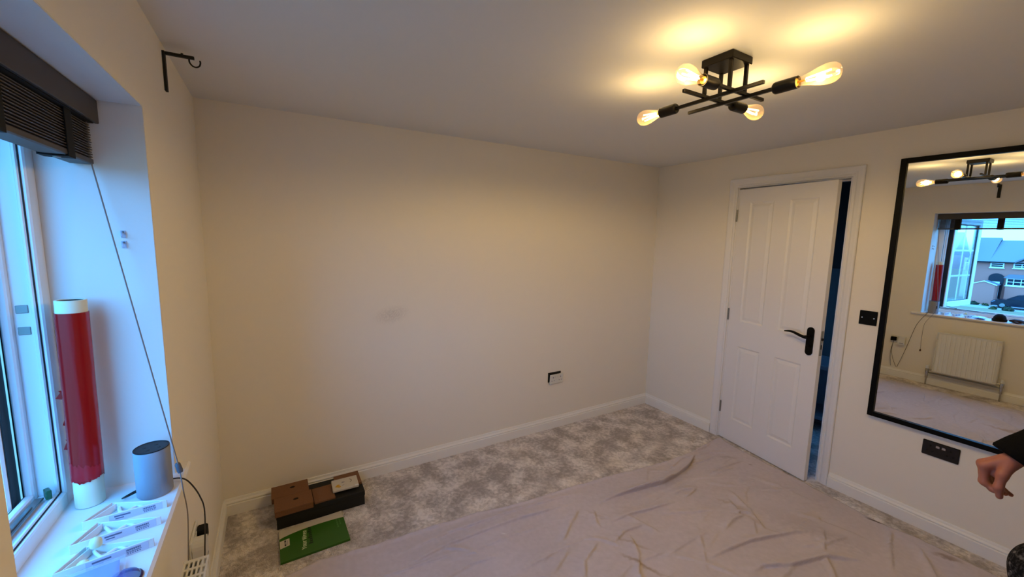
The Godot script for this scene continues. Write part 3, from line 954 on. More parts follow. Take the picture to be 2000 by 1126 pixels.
func dust_sheet():
	var back := [Vector2(0.26, 0.672), Vector2(0.44, 0.630), Vector2(0.63, 0.655), Vector2(0.90, 0.667), Vector2(1.08, 0.680), Vector2(1.30, 0.690), Vector2(1.55, 0.744), Vector2(1.90, 0.762), Vector2(2.31, 0.805), Vector2(2.72, 0.857), Vector2(2.95, 0.868), Vector2(3.10, 0.866), Vector2(3.26, 0.848), Vector2(3.50, 0.826)]
	var side := [Vector2(0.6, 3.492), Vector2(0.86, 3.490), Vector2(1.06, 3.448), Vector2(1.50, 3.415), Vector2(1.66, 3.392), Vector2(1.93, 3.360), Vector2(2.10, 3.395), Vector2(2.39, 3.385), Vector2(3.0, 3.37), Vector2(4.2, 3.36)]
	# folds: [points..., height, half width, lean]
	var folds := [
		[[Vector2(3.10, 0.872), Vector2(3.06, 0.905), Vector2(2.95, 0.955), Vector2(2.80, 1.000), Vector2(2.66, 1.028), Vector2(2.51, 1.037), Vector2(2.30, 1.005), Vector2(2.14, 0.985), Vector2(1.95, 0.985)], 0.034, 0.020],
		[[Vector2(3.40, 0.835), Vector2(3.25, 0.875), Vector2(3.12, 0.880)], 0.008, 0.018],
		[[Vector2(2.78, 1.34), Vector2(2.69, 1.46), Vector2(2.74, 1.52), Vector2(2.68, 1.65)], 0.013, 0.016],
		[[Vector2(2.86, 1.30), Vector2(2.80, 1.42), Vector2(2.77, 1.50)], 0.012, 0.020],
		[[Vector2(2.74, 1.455), Vector2(2.66, 1.48)], 0.012, 0.010],
		[[Vector2(1.86, 1.15), Vector2(2.10, 1.158), Vector2(2.32, 1.20), Vector2(2.50, 1.215)], 0.013, 0.024],
		[[Vector2(1.94, 1.01), Vector2(1.87, 1.11), Vector2(1.86, 1.17)], 0.008, 0.014],
		[[Vector2(1.98, 1.25), Vector2(1.90, 1.40), Vector2(1.80, 1.49), Vector2(1.74, 1.62)], 0.012, 0.020],
		[[Vector2(1.80, 1.29), Vector2(1.96, 1.245), Vector2(2.16, 1.27)], 0.010, 0.020],
		[[Vector2(2.14, 1.60), Vector2(2.33, 1.612), Vector2(2.50, 1.635), Vector2(2.80, 1.72), Vector2(2.98, 1.80)], 0.015, 0.022],
		[[Vector2(2.45, 1.52), Vector2(2.60, 1.49), Vector2(2.72, 1.50)], 0.010, 0.02],
		[[Vector2(2.24, 1.756), Vector2(2.40, 1.769), Vector2(2.50, 1.83), Vector2(2.75, 1.90), Vector2(2.95, 2.05)], 0.018, 0.026],
		[[Vector2(0.70, 0.80), Vector2(1.10, 0.77), Vector2(1.60, 0.80), Vector2(2.05, 0.86)], 0.009, 0.020],
		[[Vector2(0.60, 0.93), Vector2(1.05, 0.85), Vector2(1.50, 0.865), Vector2(1.95, 0.92)], 0.011, 0.028],
		[[Vector2(0.95, 0.97), Vector2(1.35, 0.96), Vector2(1.65, 0.985)], 0.007, 0.020],
		[[Vector2(0.75, 1.10), Vector2(1.10, 1.03), Vector2(1.32, 1.06)], 0.009, 0.026],
		[[Vector2(1.15, 1.22), Vector2(1.45, 1.16), Vector2(1.70, 1.20)], 0.007, 0.024],
		[[Vector2(1.52, 1.42), Vector2(1.62, 1.30), Vector2(1.80, 1.22)], 0.008, 0.020],
		[[Vector2(2.55, 1.08), Vector2(2.80, 1.12), Vector2(3.0, 1.20)], 0.004, 0.03],
		[[Vector2(2.95, 1.55), Vector2(3.05, 1.75), Vector2(3.12, 2.0)], 0.007, 0.03],
		[[Vector2(3.10, 1.20), Vector2(3.20, 1.45), Vector2(3.22, 1.75)], 0.005, 0.03],
		[[Vector2(0.40, 2.25), Vector2(0.80, 2.10), Vector2(1.40, 2.20), Vector2(2.0, 2.60)], 0.022, 0.030],
		[[Vector2(0.50, 1.60), Vector2(0.80, 1.75), Vector2(1.10, 2.15), Vector2(1.15, 2.5)], 0.025, 0.030],
		[[Vector2(1.3, 1.75), Vector2(1.6, 1.95), Vector2(2.0, 1.98)], 0.016, 0.03],
		[[Vector2(0.45, 1.30), Vector2(0.9, 1.40), Vector2(1.3, 1.70)], 0.014, 0.03],
		[[Vector2(0.35, 2.9), Vector2(1.0, 2.75), Vector2(1.8, 3.1)], 0.02, 0.04],
		[[Vector2(1.2, 3.4), Vector2(2.0, 3.2), Vector2(2.9, 3.5)], 0.02, 0.04],
	]
	var n1 := noise(2.6, FastNoiseLite.TYPE_SIMPLEX_SMOOTH, 4, 61, 0.25)
	var n2 := noise(1.1, FastNoiseLite.TYPE_SIMPLEX_SMOOTH, 2, 62)
	var NX := 330
	var NZ := 320
	var pos := PackedVector3Array()
	var uv := PackedVector2Array()
	var hts := PackedFloat32Array()
	pos.resize((NX + 1) * (NZ + 1))
	uv.resize(pos.size())
	hts.resize(pos.size())
	for j in NZ + 1:
		var t := j / float(NZ)
		t = 0.55 * t + 0.45 * t * t * t
		for i in NX + 1:
			var s := i / float(NX)
			var xa := 0.26 + s * (3.49 - 0.26)
			var zb := curve_at(back, xa) + 0.006 * n1.get_noise_2d(xa * 4.0, 9.0)
			var z := zb + t * (3.42 - zb)
			var xr := curve_at(side, z) + 0.012 * n1.get_noise_2d(z * 3.0, 40.0)
			var x := 0.26 + s * (xr - 0.26)
			var k := j * (NX + 1) + i
			# gentle waves, then hem and edges pressed down
			var wave := 0.0035 * (n1.get_noise_2d(x + z * 0.5, z * 2.4 - x * 0.6) + 0.6) + 0.003 * (n2.get_noise_2d(x * 1.2, z * 2.0) + 0.5)
			var edge := minf((z - zb), minf((xr - x), x - 0.26))
			wave *= smoothstep(0.0, 0.09, edge) * 0.9 + 0.1
			var hem := 0.013 * exp(-pow((z - zb - 0.014) / 0.010, 2.0)) * clampf(0.7 + 0.9 * n2.get_noise_2d(x * 3.5, 3.0), 0.15, 1.2)
			pos[k] = Vector3(x, 0.0045 + wave + maxf(hem, 0.0), z)
			uv[k] = Vector2((x - 0.2) / 3.4, (z - 0.5) / 3.8)
	# many small creases besides
	var rng := RandomNumberGenerator.new()
	rng.seed = 21
	for q in 110:
		var at := Vector2(rng.randf_range(0.4, 3.2), rng.randf_range(0.85, 2.5))
		var dir := Vector2.from_angle(rng.randfn(0.12, 0.45))
		var L := rng.randf_range(0.08, 0.30)
		folds.append([[at - dir * L, at + dir.orthogonal() * rng.randfn(0.0, 0.02), at + dir * L], rng.randf_range(0.003, 0.009), rng.randf_range(0.010, 0.026)])
	var rowmin := PackedFloat32Array()
	var rowmax := PackedFloat32Array()
	for j in NZ + 1:
		var lo := 99.0
		var hi := -99.0
		for i in NX + 1:
			lo = minf(lo, pos[j * (NX + 1) + i].z)
			hi = maxf(hi, pos[j * (NX + 1) + i].z)
		rowmin.append(lo)
		rowmax.append(hi)
	for f in folds:
		var pts: Array = f[0]
		var A: float = f[1] * 1.5
		var wd: float = f[2]
		var total := 0.0
		for q in pts.size() - 1:
			total += (pts[q + 1] - pts[q]).length()
		var bb := Rect2(pts[0], Vector2.ZERO)
		for q in pts:
			bb = bb.expand(q)
		bb = bb.grow(wd * 3.2)
		for j in NZ + 1:
			if rowmax[j] < bb.position.y or rowmin[j] > bb.end.y:
				continue
			for i in NX + 1:
				var k := j * (NX + 1) + i
				var c := Vector2(pos[k].x, pos[k].z)
				if not bb.has_point(c):
					continue
				lift(hts, k, c, pts, A, wd, total, n1)
	# trodden flat under the person's boots
	for k in pos.size():
		var p := Vector2(pos[k].x, pos[k].z)
		var near := minf(p.distance_to(Vector2(2.43, 2.58)), p.distance_to(Vector2(2.19, 3.02)))
		if near < 0.34:
			var f := smoothstep(0.17, 0.34, near)
			hts[k] *= f
			pos[k].y = 0.0045 + (pos[k].y - 0.0045) * f
	var st := SurfaceTool.new()
	st.begin(Mesh.PRIMITIVE_TRIANGLES)
	for k in pos.size():
		st.set_uv(uv[k])
		st.add_vertex(pos[k] + Vector3(hts[k] * 0.15, hts[k], hts[k] * 0.55))
	for j in NZ:
		for i in NX:
			var a := j * (NX + 1) + i
			for q in [a, a + 1, a + NX + 2, a, a + NX + 2, a + NX + 1]:
				st.add_index(q)
	# turned-down edge all round, to the carpet
	var rim := []
	for i in NX + 1: rim.append(i)
	for j in range(1, NZ + 1): rim.append(j * (NX + 1) + NX)
	for i in range(NX - 1, -1, -1): rim.append(NZ * (NX + 1) + i)
	for j in range(NZ - 1, 0, -1): rim.append(j * (NX + 1))
	var base := pos.size()
	for k in rim:
		st.set_uv(uv[k])
		st.add_vertex(Vector3(pos[k].x, 0.0003, pos[k].z))
	for q in rim.size():
		var r := (q + 1) % rim.size()
		for v in [rim[q], base + q, base + r, rim[q], base + r, rim[r]]:
			st.add_index(v)
	st.generate_normals()
	M.sheet.cull_mode = BaseMaterial3D.CULL_DISABLED
	tag(obj("dust_sheet", st.commit(), M.sheet), "wrinkled pale cotton dust sheet spread over most of the carpet", "dust sheet")

# ---------------------------------------------------------------- boxes by the skirting
func carton(called: String, label: String, lo: Vector3, hi: Vector3, turn: float, hole: bool, group := "") -> Node3D:
	var c := (lo + hi) / 2.0
	var t := thing(called, label, "box", Vector3(c.x, lo.y, c.z), turn, group)
	var s := hi - lo
	obj("body", MB.new().span(Vector3(-s.x / 2, 0, -s.z / 2), Vector3(s.x / 2, s.y - 0.0035, s.z / 2), 0.0012), M.card, t)
	var lid := MB.new()
	lid.span(Vector3(-s.x / 2 - 0.001, s.y - 0.0032, -s.z / 2 - 0.001), Vector3(s.x / 2 + 0.001, s.y, s.z / 2 + 0.001), 0.0012)
	obj("lid", lid, M.card, t)
	if hole:
		var poly := []
		for i in 20:
			var a := TAU * i / 20.0
			poly.append(Vector2(cos(a) * 0.0135, sin(a) * 0.0095))
		var hm := MB.new()
		hm.prism(poly, 0.0, 0.0004, Transform3D(Basis(Vector3.RIGHT, Vector3(0, 0, -1), Vector3.UP), Vector3(0.012, s.y, -0.012)))
		obj("finger_hole", hm, M.hole, t)
	return t

func boxes():
	var bb := thing("black_box", "long low black box carrying the small cartons by the skirting", "box", Vector3(0.4995, 0, 0.172))
	obj("body", MB.new().span(Vector3(-0.2345, 0, -0.112), Vector3(0.2345, 0.060, 0.112), 0.002), M.matt_black, bb)
	obj("lid", MB.new().span(Vector3(-0.2365, 0.060, -0.114), Vector3(0.2365, 0.089, 0.114), 0.002), M.matt_black, bb)
	var em := MB.new()
	em.lathe([Vector2(0.018, 0.0892), Vector2(0.018, 0.0896), Vector2(0.014, 0.0896), Vector2(0.014, 0.0892)], 24, Vector3(0.165, 0, 0.045))
	obj("emblem", em, M.gloss_black, bb)
	carton("flat_carton", "open brown card flap lying in the middle of the black box", Vector3(0.456, 0.0891, 0.132), Vector3(0.568, 0.100, 0.281), 0.02, false)
	carton("shallow_carton", "thin brown carton lying under the white packet", Vector3(0.585, 0.0891, 0.062), Vector3(0.732, 0.103, 0.205), 0.0, false)
	carton("brown_carton", "brown carton with a finger hole, at the back against the skirting", Vector3(0.243, 0.0891, 0.040), Vector3(0.437, 0.122, 0.166), 0.0, true, "brown cartons with finger holes")
	carton("brown_carton", "brown carton with a finger hole, at the front over the black box's edge", Vector3(0.257, 0.0891, 0.172), Vector3(0.449, 0.124, 0.306), 0.015, true, "brown cartons with finger holes")
	var wp := thing("white_packet", "white packet printed with yellow fruit and a smile, beside the black box's end", "packet", Vector3(0.636, 0.1032, 0.190), -0.03)
	obj("body", MB.new().span(Vector3(-0.074, 0, -0.058), Vector3(0.074, 0.016, 0.058), 0.003), M.off_white, wp)
	var fl := Basis(Vector3.RIGHT, Vector3(0, 0, -1), Vector3.UP)
	for q in [Vector2(-0.048, -0.022), Vector2(-0.036, -0.030), Vector2(-0.040, -0.012)]:
		var poly := []
		for i in 16:
			var a := TAU * i / 16.0
			poly.append(Vector2(q.x + cos(a) * 0.010, q.y + sin(a) * 0.008))
		obj("fruit_print", MB.new().prism(poly, 0.0160, 0.0164 + 0.0001 * q.x, Transform3D(fl, Vector3.ZERO)), M.yellow, wp)
	var sm := MB.new()
	var sp := []
	for i in 11:
		var a := -1.1 + 2.2 * i / 10.0
		sp.append(Vector2(0.020 + cos(a) * 0.020, 0.012 + sin(a) * 0.020))
	for i in range(10, -1, -1):
		var a := -1.1 + 2.2 * i / 10.0
		sp.append(Vector2(0.018 + cos(a) * 0.019, 0.012 + sin(a) * 0.019))
	sm.prism(sp, 0.016, 0.0164, Transform3D(fl, Vector3.ZERO))
	obj("smile_print", sm, M.ink, wp)
	var wr := MB.new()
	for q in [[-0.020, 0.004, 0.020, 0.004], [-0.018, 0.012, 0.012, 0.003], [-0.020, -0.024, 0.014, 0.003]]:
		wr.prism([Vector2(q[0], q[1]), Vector2(q[0] + q[2], q[1] + 0.004), Vector2(q[0] + q[2], q[1] + 0.004 + q[3]), Vector2(q[0], q[1] + q[3])], 0.016, 0.0163, Transform3D(fl, Vector3.ZERO))
	bits(obj("small_print", wr, M.grey_ink, wp))
	obj("label", MB.new().span(Vector3(0.052, 0.0155, 0.046), Vector3(0.073, 0.0163, 0.0595)), M.white_plastic, wp)
	# the green folder: corners on the carpet
	var g := thing("green_folder", "green and white kitchen brochure folder lying on the carpet before the boxes", "folder", Vector3(0.436, 0, 0.438), 0.0)
	var A := Vector3(0.273 - 0.436, 0, 0.314 - 0.438)   # back left
	var B := Vector3(0.598 - 0.436, 0, 0.296 - 0.438)   # back right
	var C := Vector3(0.606 - 0.436, 0, 0.560 - 0.438)   # front right
	var Dd := Vector3(0.276 - 0.436, 0, 0.569 - 0.438)  # front left
	var P := func(u: float, v: float) -> Vector2:
		var p := A.lerp(B, u).lerp(Dd.lerp(C, u), v)
		return Vector2(p.x, -p.z)
	obj("cover", MB.new().prism([P.call(0, 0), P.call(1, 0), P.call(1, 1), P.call(0, 1)], 0.0015, 0.012, Transform3D(fl, Vector3.ZERO)), M.green, g)
	obj("back_cover", MB.new().prism([P.call(0, 0), P.call(1, 0), P.call(1, 1), P.call(0, 1)], 0.0, 0.0015, Transform3D(fl, Vector3.ZERO)), M.dark_green, g)
	var swoosh := [P.call(0.0, 0.002), P.call(0.998, 0.002), P.call(0.998, 0.24)]
	for q in [[0.86, 0.215], [0.72, 0.20], [0.58, 0.192], [0.44, 0.192], [0.30, 0.20], [0.17, 0.222], [0.06, 0.255], [0.002, 0.285]]:
		swoosh.append(P.call(q[0], q[1]))
	obj("white_band", MB.new().prism(swoosh, 0.012, 0.0124, Transform3D(fl, Vector3.ZERO)), M.off_white, g)
	obj("logo_label", MB.new().prism([P.call(0.004, 0.365), P.call(0.145, 0.345), P.call(0.142, 0.565), P.call(0.006, 0.60)], 0.012, 0.0124, Transform3D(fl, Vector3.ZERO)), M.off_white, g)
	var lt := Transform3D(Basis(Vector3(0.06, 0, -1).normalized(), Vector3(-1, 0, -0.06).normalized(), Vector3.UP), Vector3.ZERO)
	var lb := MB.new()
	lb.prism([P.call(0.070, 0.380), P.call(0.094, 0.376), P.call(0.093, 0.550), P.call(0.070, 0.556)], 0.0124, 0.0127, Transform3D(fl, Vector3.ZERO))
	obj("logo_bar", lb, M.ink, g)
	var p0: Vector2 = P.call(0.083, 0.465)
	lt.origin = Vector3(p0.x, 0.0127, -p0.y)
	lettering("WREN", 0.007, M.off_white, g, lt, true)
	var marks := MB.new()
	for k in 5:
		marks.prism([P.call(0.110, 0.400 + 0.030 * k), P.call(0.119, 0.398 + 0.030 * k), P.call(0.119, 0.418 + 0.030 * k), P.call(0.110, 0.420 + 0.030 * k)], 0.0124, 0.0127, Transform3D(fl, Vector3.ZERO))
	bits(obj("small_print", marks, M.grey_ink, g))
	p0 = P.call(0.355, 0.545)
	lt.origin = Vector3(p0.x, 0.0121, -p0.y)
	lettering("Your Wren", 0.030, M.text_white, g, lt, true)
	# a second line in dark green and two short pale lines, too small to read: rows of strokes
	var dk := MB.new()
	for k in 9:
		var v := 0.735 - 0.062 * k
		var tall := 0.026 if k % 3 == 0 else 0.0
		dk.prism([P.call(0.430 - tall, v), P.call(0.472, v), P.call(0.472, v - 0.044), P.call(0.430 - tall * 0.4, v - 0.044)], 0.012, 0.0123, Transform3D(fl, Vector3.ZERO))
	bits(obj("dark_print", dk, M.dark_green, g))
	var pp := MB.new()
	for k in 4:
		for line in 2:
			if line == 1 and k == 0:
				continue
			var u := 0.868 + 0.045 * line
			var v := 0.520 - 0.075 * k
			pp.prism([P.call(u, v), P.call(u + 0.022, v), P.call(u + 0.022, v - 0.056), P.call(u, v - 0.056)], 0.012, 0.0123, Transform3D(fl, Vector3.ZERO))
	bits(obj("pale_print", pp, M.pale_green, g))

# ---------------------------------------------------------------- things on the sill
func flange(m: MB, a: Vector3, b: Vector3, h: float, w: float):
	# a thin upright strip from a to b, standing on the sill
	var d := (b - a)
	var L := d.length()
	var t := Transform3D(Basis(d.normalized(), Vector3.UP, d.normalized().cross(Vector3.UP)), a)
	var o := m.xf
	m.xf = o * t
	m.span(Vector3(0, 0, -w / 2), Vector3(L, h, w / 2), 0.0008)
	m.xf = o

func sill_things():
	# smart speaker
	var s := thing("smart_speaker", "grey fabric cylinder smart speaker with a dark top on the sill corner", "speaker", Vector3(-0.033, SILL, 1.165))
	obj("fabric_body", MB.new().lathe([Vector2(0, 0), Vector2(0.040, 0), Vector2(0.0435, 0.004), Vector2(0.0435, 0.144), Vector2(0.0425, 0.1465), Vector2(0.0, 0.1465)], 48), M.fabric, s)
	obj("top_plate", MB.new().lathe([Vector2(0.0428, 0.1462), Vector2(0.0430, 0.1485), Vector2(0.0415, 0.1492), Vector2(0.0408, 0.1475), Vector2(0, 0.1475)], 48), M.dark_top, s)
	for q in [Vector2(-0.006, 0.015), Vector2(0.008, -0.016), Vector2(0.018, 0.006), Vector2(-0.018, -0.004)]:
		obj("button", MB.new().lathe([Vector2(0.0048, 0.1474), Vector2(0.0044, 0.1484), Vector2(0, 0.1480)], 14, Vector3(q.x, 0, q.y)), M.cable, s)
	obj("cable", MB.new().tube(smooth_path([Vector3(-0.042, 0.010, -0.012), Vector3(-0.066, 0.012, 0.012), Vector3(-0.075, 0.006, 0.002), Vector3(-0.052, 0.004, -0.030), Vector3(-0.018, 0.004, -0.054), Vector3(0.030, 0.006, -0.052), Vector3(0.062, 0.010, -0.030), Vector3(0.080, -0.020, -0.040), Vector3(0.095, -0.09, -0.075), Vector3(0.100, -0.17, -0.105), Vector3(0.085, -0.35, -0.145), Vector3(0.068, -0.55, -0.19), Vector3(0.056, -0.72, -0.235)]), 0.0022, 8), M.cable, s)
	# roll of red protective film
	var t := thing("film_roll", "tall roll of red protective film standing in the window corner", "roll", Vector3(-0.186, SILL, 1.138))
	t.rotation = Vector3(deg_to_rad(-0.8), 0.0, deg_to_rad(-0.5))
	obj("card_core", MB.new().lathe([Vector2(0.0325, 0.001), Vector2(0.0325, 0.608), Vector2(0.0275, 0.608), Vector2(0.0275, 0.46), Vector2(0, 0.46)], 40), M.card_tube, t)
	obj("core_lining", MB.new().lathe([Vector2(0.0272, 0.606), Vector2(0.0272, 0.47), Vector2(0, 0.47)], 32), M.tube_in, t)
	# film: wound a little raggedly, with a torn lower edge
	var fm := MB.new()
	var n := noise(3.0, FastNoiseLite.TYPE_SIMPLEX_SMOOTH, 3, 71)
	fm.smooth(1)
	var rows := 24
	var cols := 48
	var P := func(i: int, j: int) -> Vector3:
		var a := TAU * (j % cols) / cols
		var lowest := 0.083 + 0.009 * n.get_noise_1d((j % cols) * 0.2) + 0.006 * sin(a * 3.0)
		var y := lerpf(lowest, 0.573, i / float(rows))
		var r := 0.0345 + 0.0006 * n.get_noise_2d(cos(a) * 1.2 + y * 2.0, sin(a) * 1.2) + (0.0004 if fposmod(a, TAU) < 3.0 else 0.0)
		return Vector3(cos(a) * r, y, sin(a) * r)
	for i in rows:
		for j in cols:
			var o: Vector3 = P.call(i, j) * Vector3(1, 0, 1)
			fm.quad(P.call(i, j), P.call(i, j + 1), P.call(i + 1, j + 1), P.call(i + 1, j), o)
	fm.smooth(-1)
	for j in cols:
		var a0: Vector3 = P.call(rows, j)
		var a1: Vector3 = P.call(rows, j + 1)
		fm.quad(a0, a1, a1 * Vector3(0.92, 1, 0.92), a0 * Vector3(0.92, 1, 0.92), Vector3.UP)
		a0 = P.call(0, j)
		a1 = P.call(0, j + 1)
		fm.quad(a0, a1, a1 * Vector3(0.94, 1, 0.94), a0 * Vector3(0.94, 1, 0.94), Vector3.DOWN)
	obj("red_film", fm, M.red_film, t)
	# lighter band where one layer has been stripped
	var lb := MB.new()
	lb.smooth(1)
	for i in 12:
		for j in 24:
			var Q := func(ii: int, jj: int) -> Vector3:
				var a := lerpf(0.4, 2.75, jj / 24.0)
				var top := 0.118 + 0.010 * n.get_noise_1d(jj * 0.35 + 20.0) + 0.024 * jj / 24.0
				var bot := 0.084 + 0.008 * n.get_noise_1d(jj * 0.2)
				return Vector3(cos(a) * 0.0353, lerpf(bot, top, ii / 12.0), sin(a) * 0.0353)
			lb.quad(Q.call(i, j), Q.call(i, j + 1), Q.call(i + 1, j + 1), Q.call(i + 1, j), Vector3(Q.call(i, j).x, 0, Q.call(i, j).z))
	obj("peeled_layer", lb, M.red_film2, t)
	# loose torn flaps on the window side
	for q in [[0.338, 0.036, 0.021], [0.262, 0.044, 0.010], [0.190, 0.046, 0.014]]:
		var a := PI + 0.25
		var d := Vector3(cos(a), 0, sin(a))
		var fl := MB.new()
		var y: float = q[0]
		var hh: float = q[1]
		var out: float = q[2]
		fl.tri(d * 0.034 + Vector3(0, y + hh / 2, 0), d * 0.034 + Vector3(0, y - hh / 2, 0), d * (0.034 + out) + Vector3(0, y - hh * 0.35, 0.006), Vector3(0, 0, 1))
		fl.tri(d * 0.034 + Vector3(0, y + hh / 2, -0.0006), d * 0.034 + Vector3(0, y - hh / 2, -0.0006), d * (0.034 + out) + Vector3(0, y - hh * 0.35, 0.0054), Vector3(0, 0, -1))
		fl.tri(d * 0.034 + Vector3(0, y + hh * 0.3, 0), d * 0.034 + Vector3(0, y - hh * 0.2, 0), d * (0.034 + out * 0.8) + Vector3(0, y + hh * 0.2, -0.004), Vector3(0, 0, 1))
		obj("torn_flap", fl, M.red_film, t)
	# three white shelf brackets lying flat
	var tips := [[Vector3(-0.162, 0, 1.284), Vector3(-0.120, 0, 1.212), Vector3(0.013, 0, 1.271), "white shelf bracket lying on the sill, nearest the grey speaker"],
		[Vector3(-0.157, 0, 1.384), Vector3(-0.126, 0, 1.304), Vector3(0.014, 0, 1.352), "white shelf bracket lying on the sill, middle one of three"],
		[Vector3(-0.154, 0, 1.484), Vector3(-0.121, 0, 1.404), Vector3(0.017, 0, 1.446), "white shelf bracket lying on the sill under the clear plastic packet"]]
	for q in tips:
		var tip: Vector3 = q[0]
		var top: Vector3 = q[1]
		var end: Vector3 = q[2]
		var b := thing("shelf_bracket", q[3], "shelf bracket", tip + Vector3(0, SILL, 0), 0.0, "white shelf brackets on the sill")
		top -= tip
		end -= tip
		var fr := MB.new()
		flange(fr, Vector3.ZERO, end, 0.024, 0.003)
		obj("front_leg", fr, M.white_metal, b)
		var sd := MB.new()
		flange(sd, Vector3(0.0, 0, -0.001), top, 0.024, 0.003)
		obj("short_leg", sd, M.white_metal, b)
		var rb := MB.new()
		flange(rb, Vector3(0.010, 0, -0.004), top + Vector3(0.010, 0, 0.002), 0.020, 0.003)
		obj("rib", rb, M.white_metal, b)
		var br := MB.new()
		flange(br, top + Vector3(0.002, 0, 0), end - Vector3(0.004, 0, 0.003), 0.022, 0.003)
		obj("brace", br, M.white_metal, b)
		var web := MB.new()
		var mid := (top + end) * 0.42
		web.tube(smooth_path([top + Vector3(0.016, 0.008, 0.006), mid * 0.9 + Vector3(-0.018, 0.008, -0.012), mid + Vector3(-0.012, 0.008, 0.008), mid + Vector3(0.012, 0.008, -0.012), end * 0.72 + Vector3(0, 0.008, -0.008)]), 0.004, 8)
		obj("scroll", web, M.white_metal, b)
		# sticker with a bar code and two lines of print on the long leg
		var fd := end.normalized()
		var lt := Transform3D(Basis(fd, Vector3.UP, fd.cross(Vector3.UP)), Vector3.ZERO)
		if lt.basis.z.z < 0.0:
			lt.basis.z = -lt.basis.z
		lt = Transform3D(Basis(fd, Vector3.UP, fd.cross(Vector3.UP)), Vector3.ZERO)
		var z := 0.0016 * signf(lt.basis.z.z)
		var L := end.length()
		var stk := MB.new(lt)
		stk.span(Vector3(L * 0.30, 0.002, z), Vector3(L * 0.94, 0.022, z * 1.15))
		var sticker := obj("sticker", stk, mat(Color(0.80, 0.80, 0.86), 0.5), b)
		var pr := MB.new(lt)
		for k in 14:
			var x := L * (0.70 + 0.15 * k / 14.0)
			pr.span(Vector3(x, 0.0135, z * 1.15), Vector3(x + 0.0012 * (1 + k % 2), 0.0185, z * 1.25))
		pr.span(Vector3(L * 0.70, 0.0095, z * 1.15), Vector3(L * 0.86, 0.0115, z * 1.25))
		for k in 6:
			pr.span(Vector3(L * (0.71 + 0.025 * k), 0.005, z * 1.15), Vector3(L * (0.725 + 0.025 * k), 0.008, z * 1.25))
		pr.span(Vector3(L * 0.36, 0.013, z * 1.15), Vector3(L * 0.55, 0.0175, z * 1.25))
		pr.span(Vector3(L * 0.37, 0.007, z * 1.15), Vector3(L * 0.47, 0.010, z * 1.25))
		bits(obj("print", pr, M.grey_ink, sticker))
	# small things at the near end
	var pk := thing("plastic_packet", "clear plastic packet with blue print on the near end of the sill", "packet", Vector3(-0.082, SILL, 1.525), deg_to_rad(12))
	var pm := MB.new()
	pm.smooth(1)
	var G := func(i: int, j: int, up: float) -> Vector3:
		var u := i / 10.0 * 2.0 - 1.0
		var v := j / 10.0 * 2.0 - 1.0
		var bulge := (1.0 - u * u) * (1.0 - v * v)
		return Vector3(u * 0.060, 0.0135 + up * 0.012 * sqrt(maxf(bulge, 0.0)) + 0.0006 * up, v * 0.045)
	for i in 10:
		for j in 10:
			for up in [-1.0, 1.0]:
				pm.quad(G.call(i, j, up), G.call(i + 1, j, up), G.call(i + 1, j + 1, up), G.call(i, j + 1, up), Vector3(0, up, 0))
	obj("pouch", pm, M.poly, pk)
	obj("printed_card", MB.new().span(Vector3(-0.045, 0.012, -0.030), Vector3(0.050, 0.015, 0.032)), M.label_blue, pk)
	for q in [[Vector3(-0.098, SILL + 0.0252, 1.418), "cream domed cap resting on the white bracket, further one"], [Vector3(-0.110, SILL + 0.0, 1.462), "cream domed cap beside the clear packet, nearer one"]]:
		var cp := thing("domed_cap", q[1], "cap", q[0], 0.0, "cream caps on the sill")
		cp.rotation.z = 0.0
		obj("cap", MB.new().lathe([Vector2(0, 0), Vector2(0.011, 0), Vector2(0.012, 0.003), Vector2(0.012, 0.012), Vector2(0.0105, 0.018), Vector2(0.006, 0.022), Vector2(0, 0.0235)], 24), M.cream, cp)
	var ld := thing("plastic_dish", "blue tinted plastic dish lying upside down on the near sill", "dish", Vector3(-0.018, SILL, 1.550))
	obj("dome", MB.new().lathe([Vector2(0.030, 0.003), Vector2(0.0295, 0.008), Vector2(0.026, 0.013), Vector2(0.018, 0.017), Vector2(0.008, 0.0185), Vector2(0, 0.019)], 32), M.lid, ld)
	obj("rim", MB.new().lathe([Vector2(0.029, 0), Vector2(0.033, 0), Vector2(0.034, 0.003), Vector2(0.031, 0.005), Vector2(0.029, 0.004), Vector2(0.029, 0)], 32), M.purple, ld)
	# seen only in the mirror: a knitted cap and a pair of gloves
	var kc := thing("knitted_cap", "round black knitted cap on the sill, seen in the mirror", "hat", Vector3(-0.05, SILL, 1.68))
	obj("crown", MB.new().lathe([Vector2(0, 0.0), Vector2(0.048, 0.0), Vector2(0.052, 0.008), Vector2(0.050, 0.022), Vector2(0.046, 0.045), Vector2(0.035, 0.066), Vector2(0.018, 0.078), Vector2(0, 0.081)], 28), M.knit, kc)
	obj("turned_brim", MB.new().lathe([Vector2(0.050, 0.001), Vector2(0.056, 0.004), Vector2(0.056, 0.024), Vector2(0.050, 0.027)], 28), M.knit, kc)
	var gl := thing("work_glove", "crumpled brown leather work glove on the sill, seen in the mirror", "glove", Vector3(-0.05, SILL, 1.80), 0.3)
	var gm := MB.new()
	gm.tube([Vector3(0, 0.020, 0.055), Vector3(0.002, 0.022, 0.02), Vector3(0, 0.022, -0.02), Vector3(-0.004, 0.018, -0.05)], [0.014, 0.021, 0.021, 0.012], 14, false, 1.6)
	obj("palm", gm, M.leather, gl)
	for k in 4:
		var fx := -0.026 + 0.017 * k
		obj("finger", MB.new().tube([Vector3(fx * 0.8, 0.018, 0.045), Vector3(fx, 0.016, 0.075), Vector3(fx * 1.1, 0.012, 0.098 - 0.006 * absf(k - 1.5)), Vector3(fx * 1.1, 0.010, 0.103 - 0.006 * absf(k - 1.5))], [0.009, 0.0092, 0.0085, 0.003], 10), M.leather, gl)
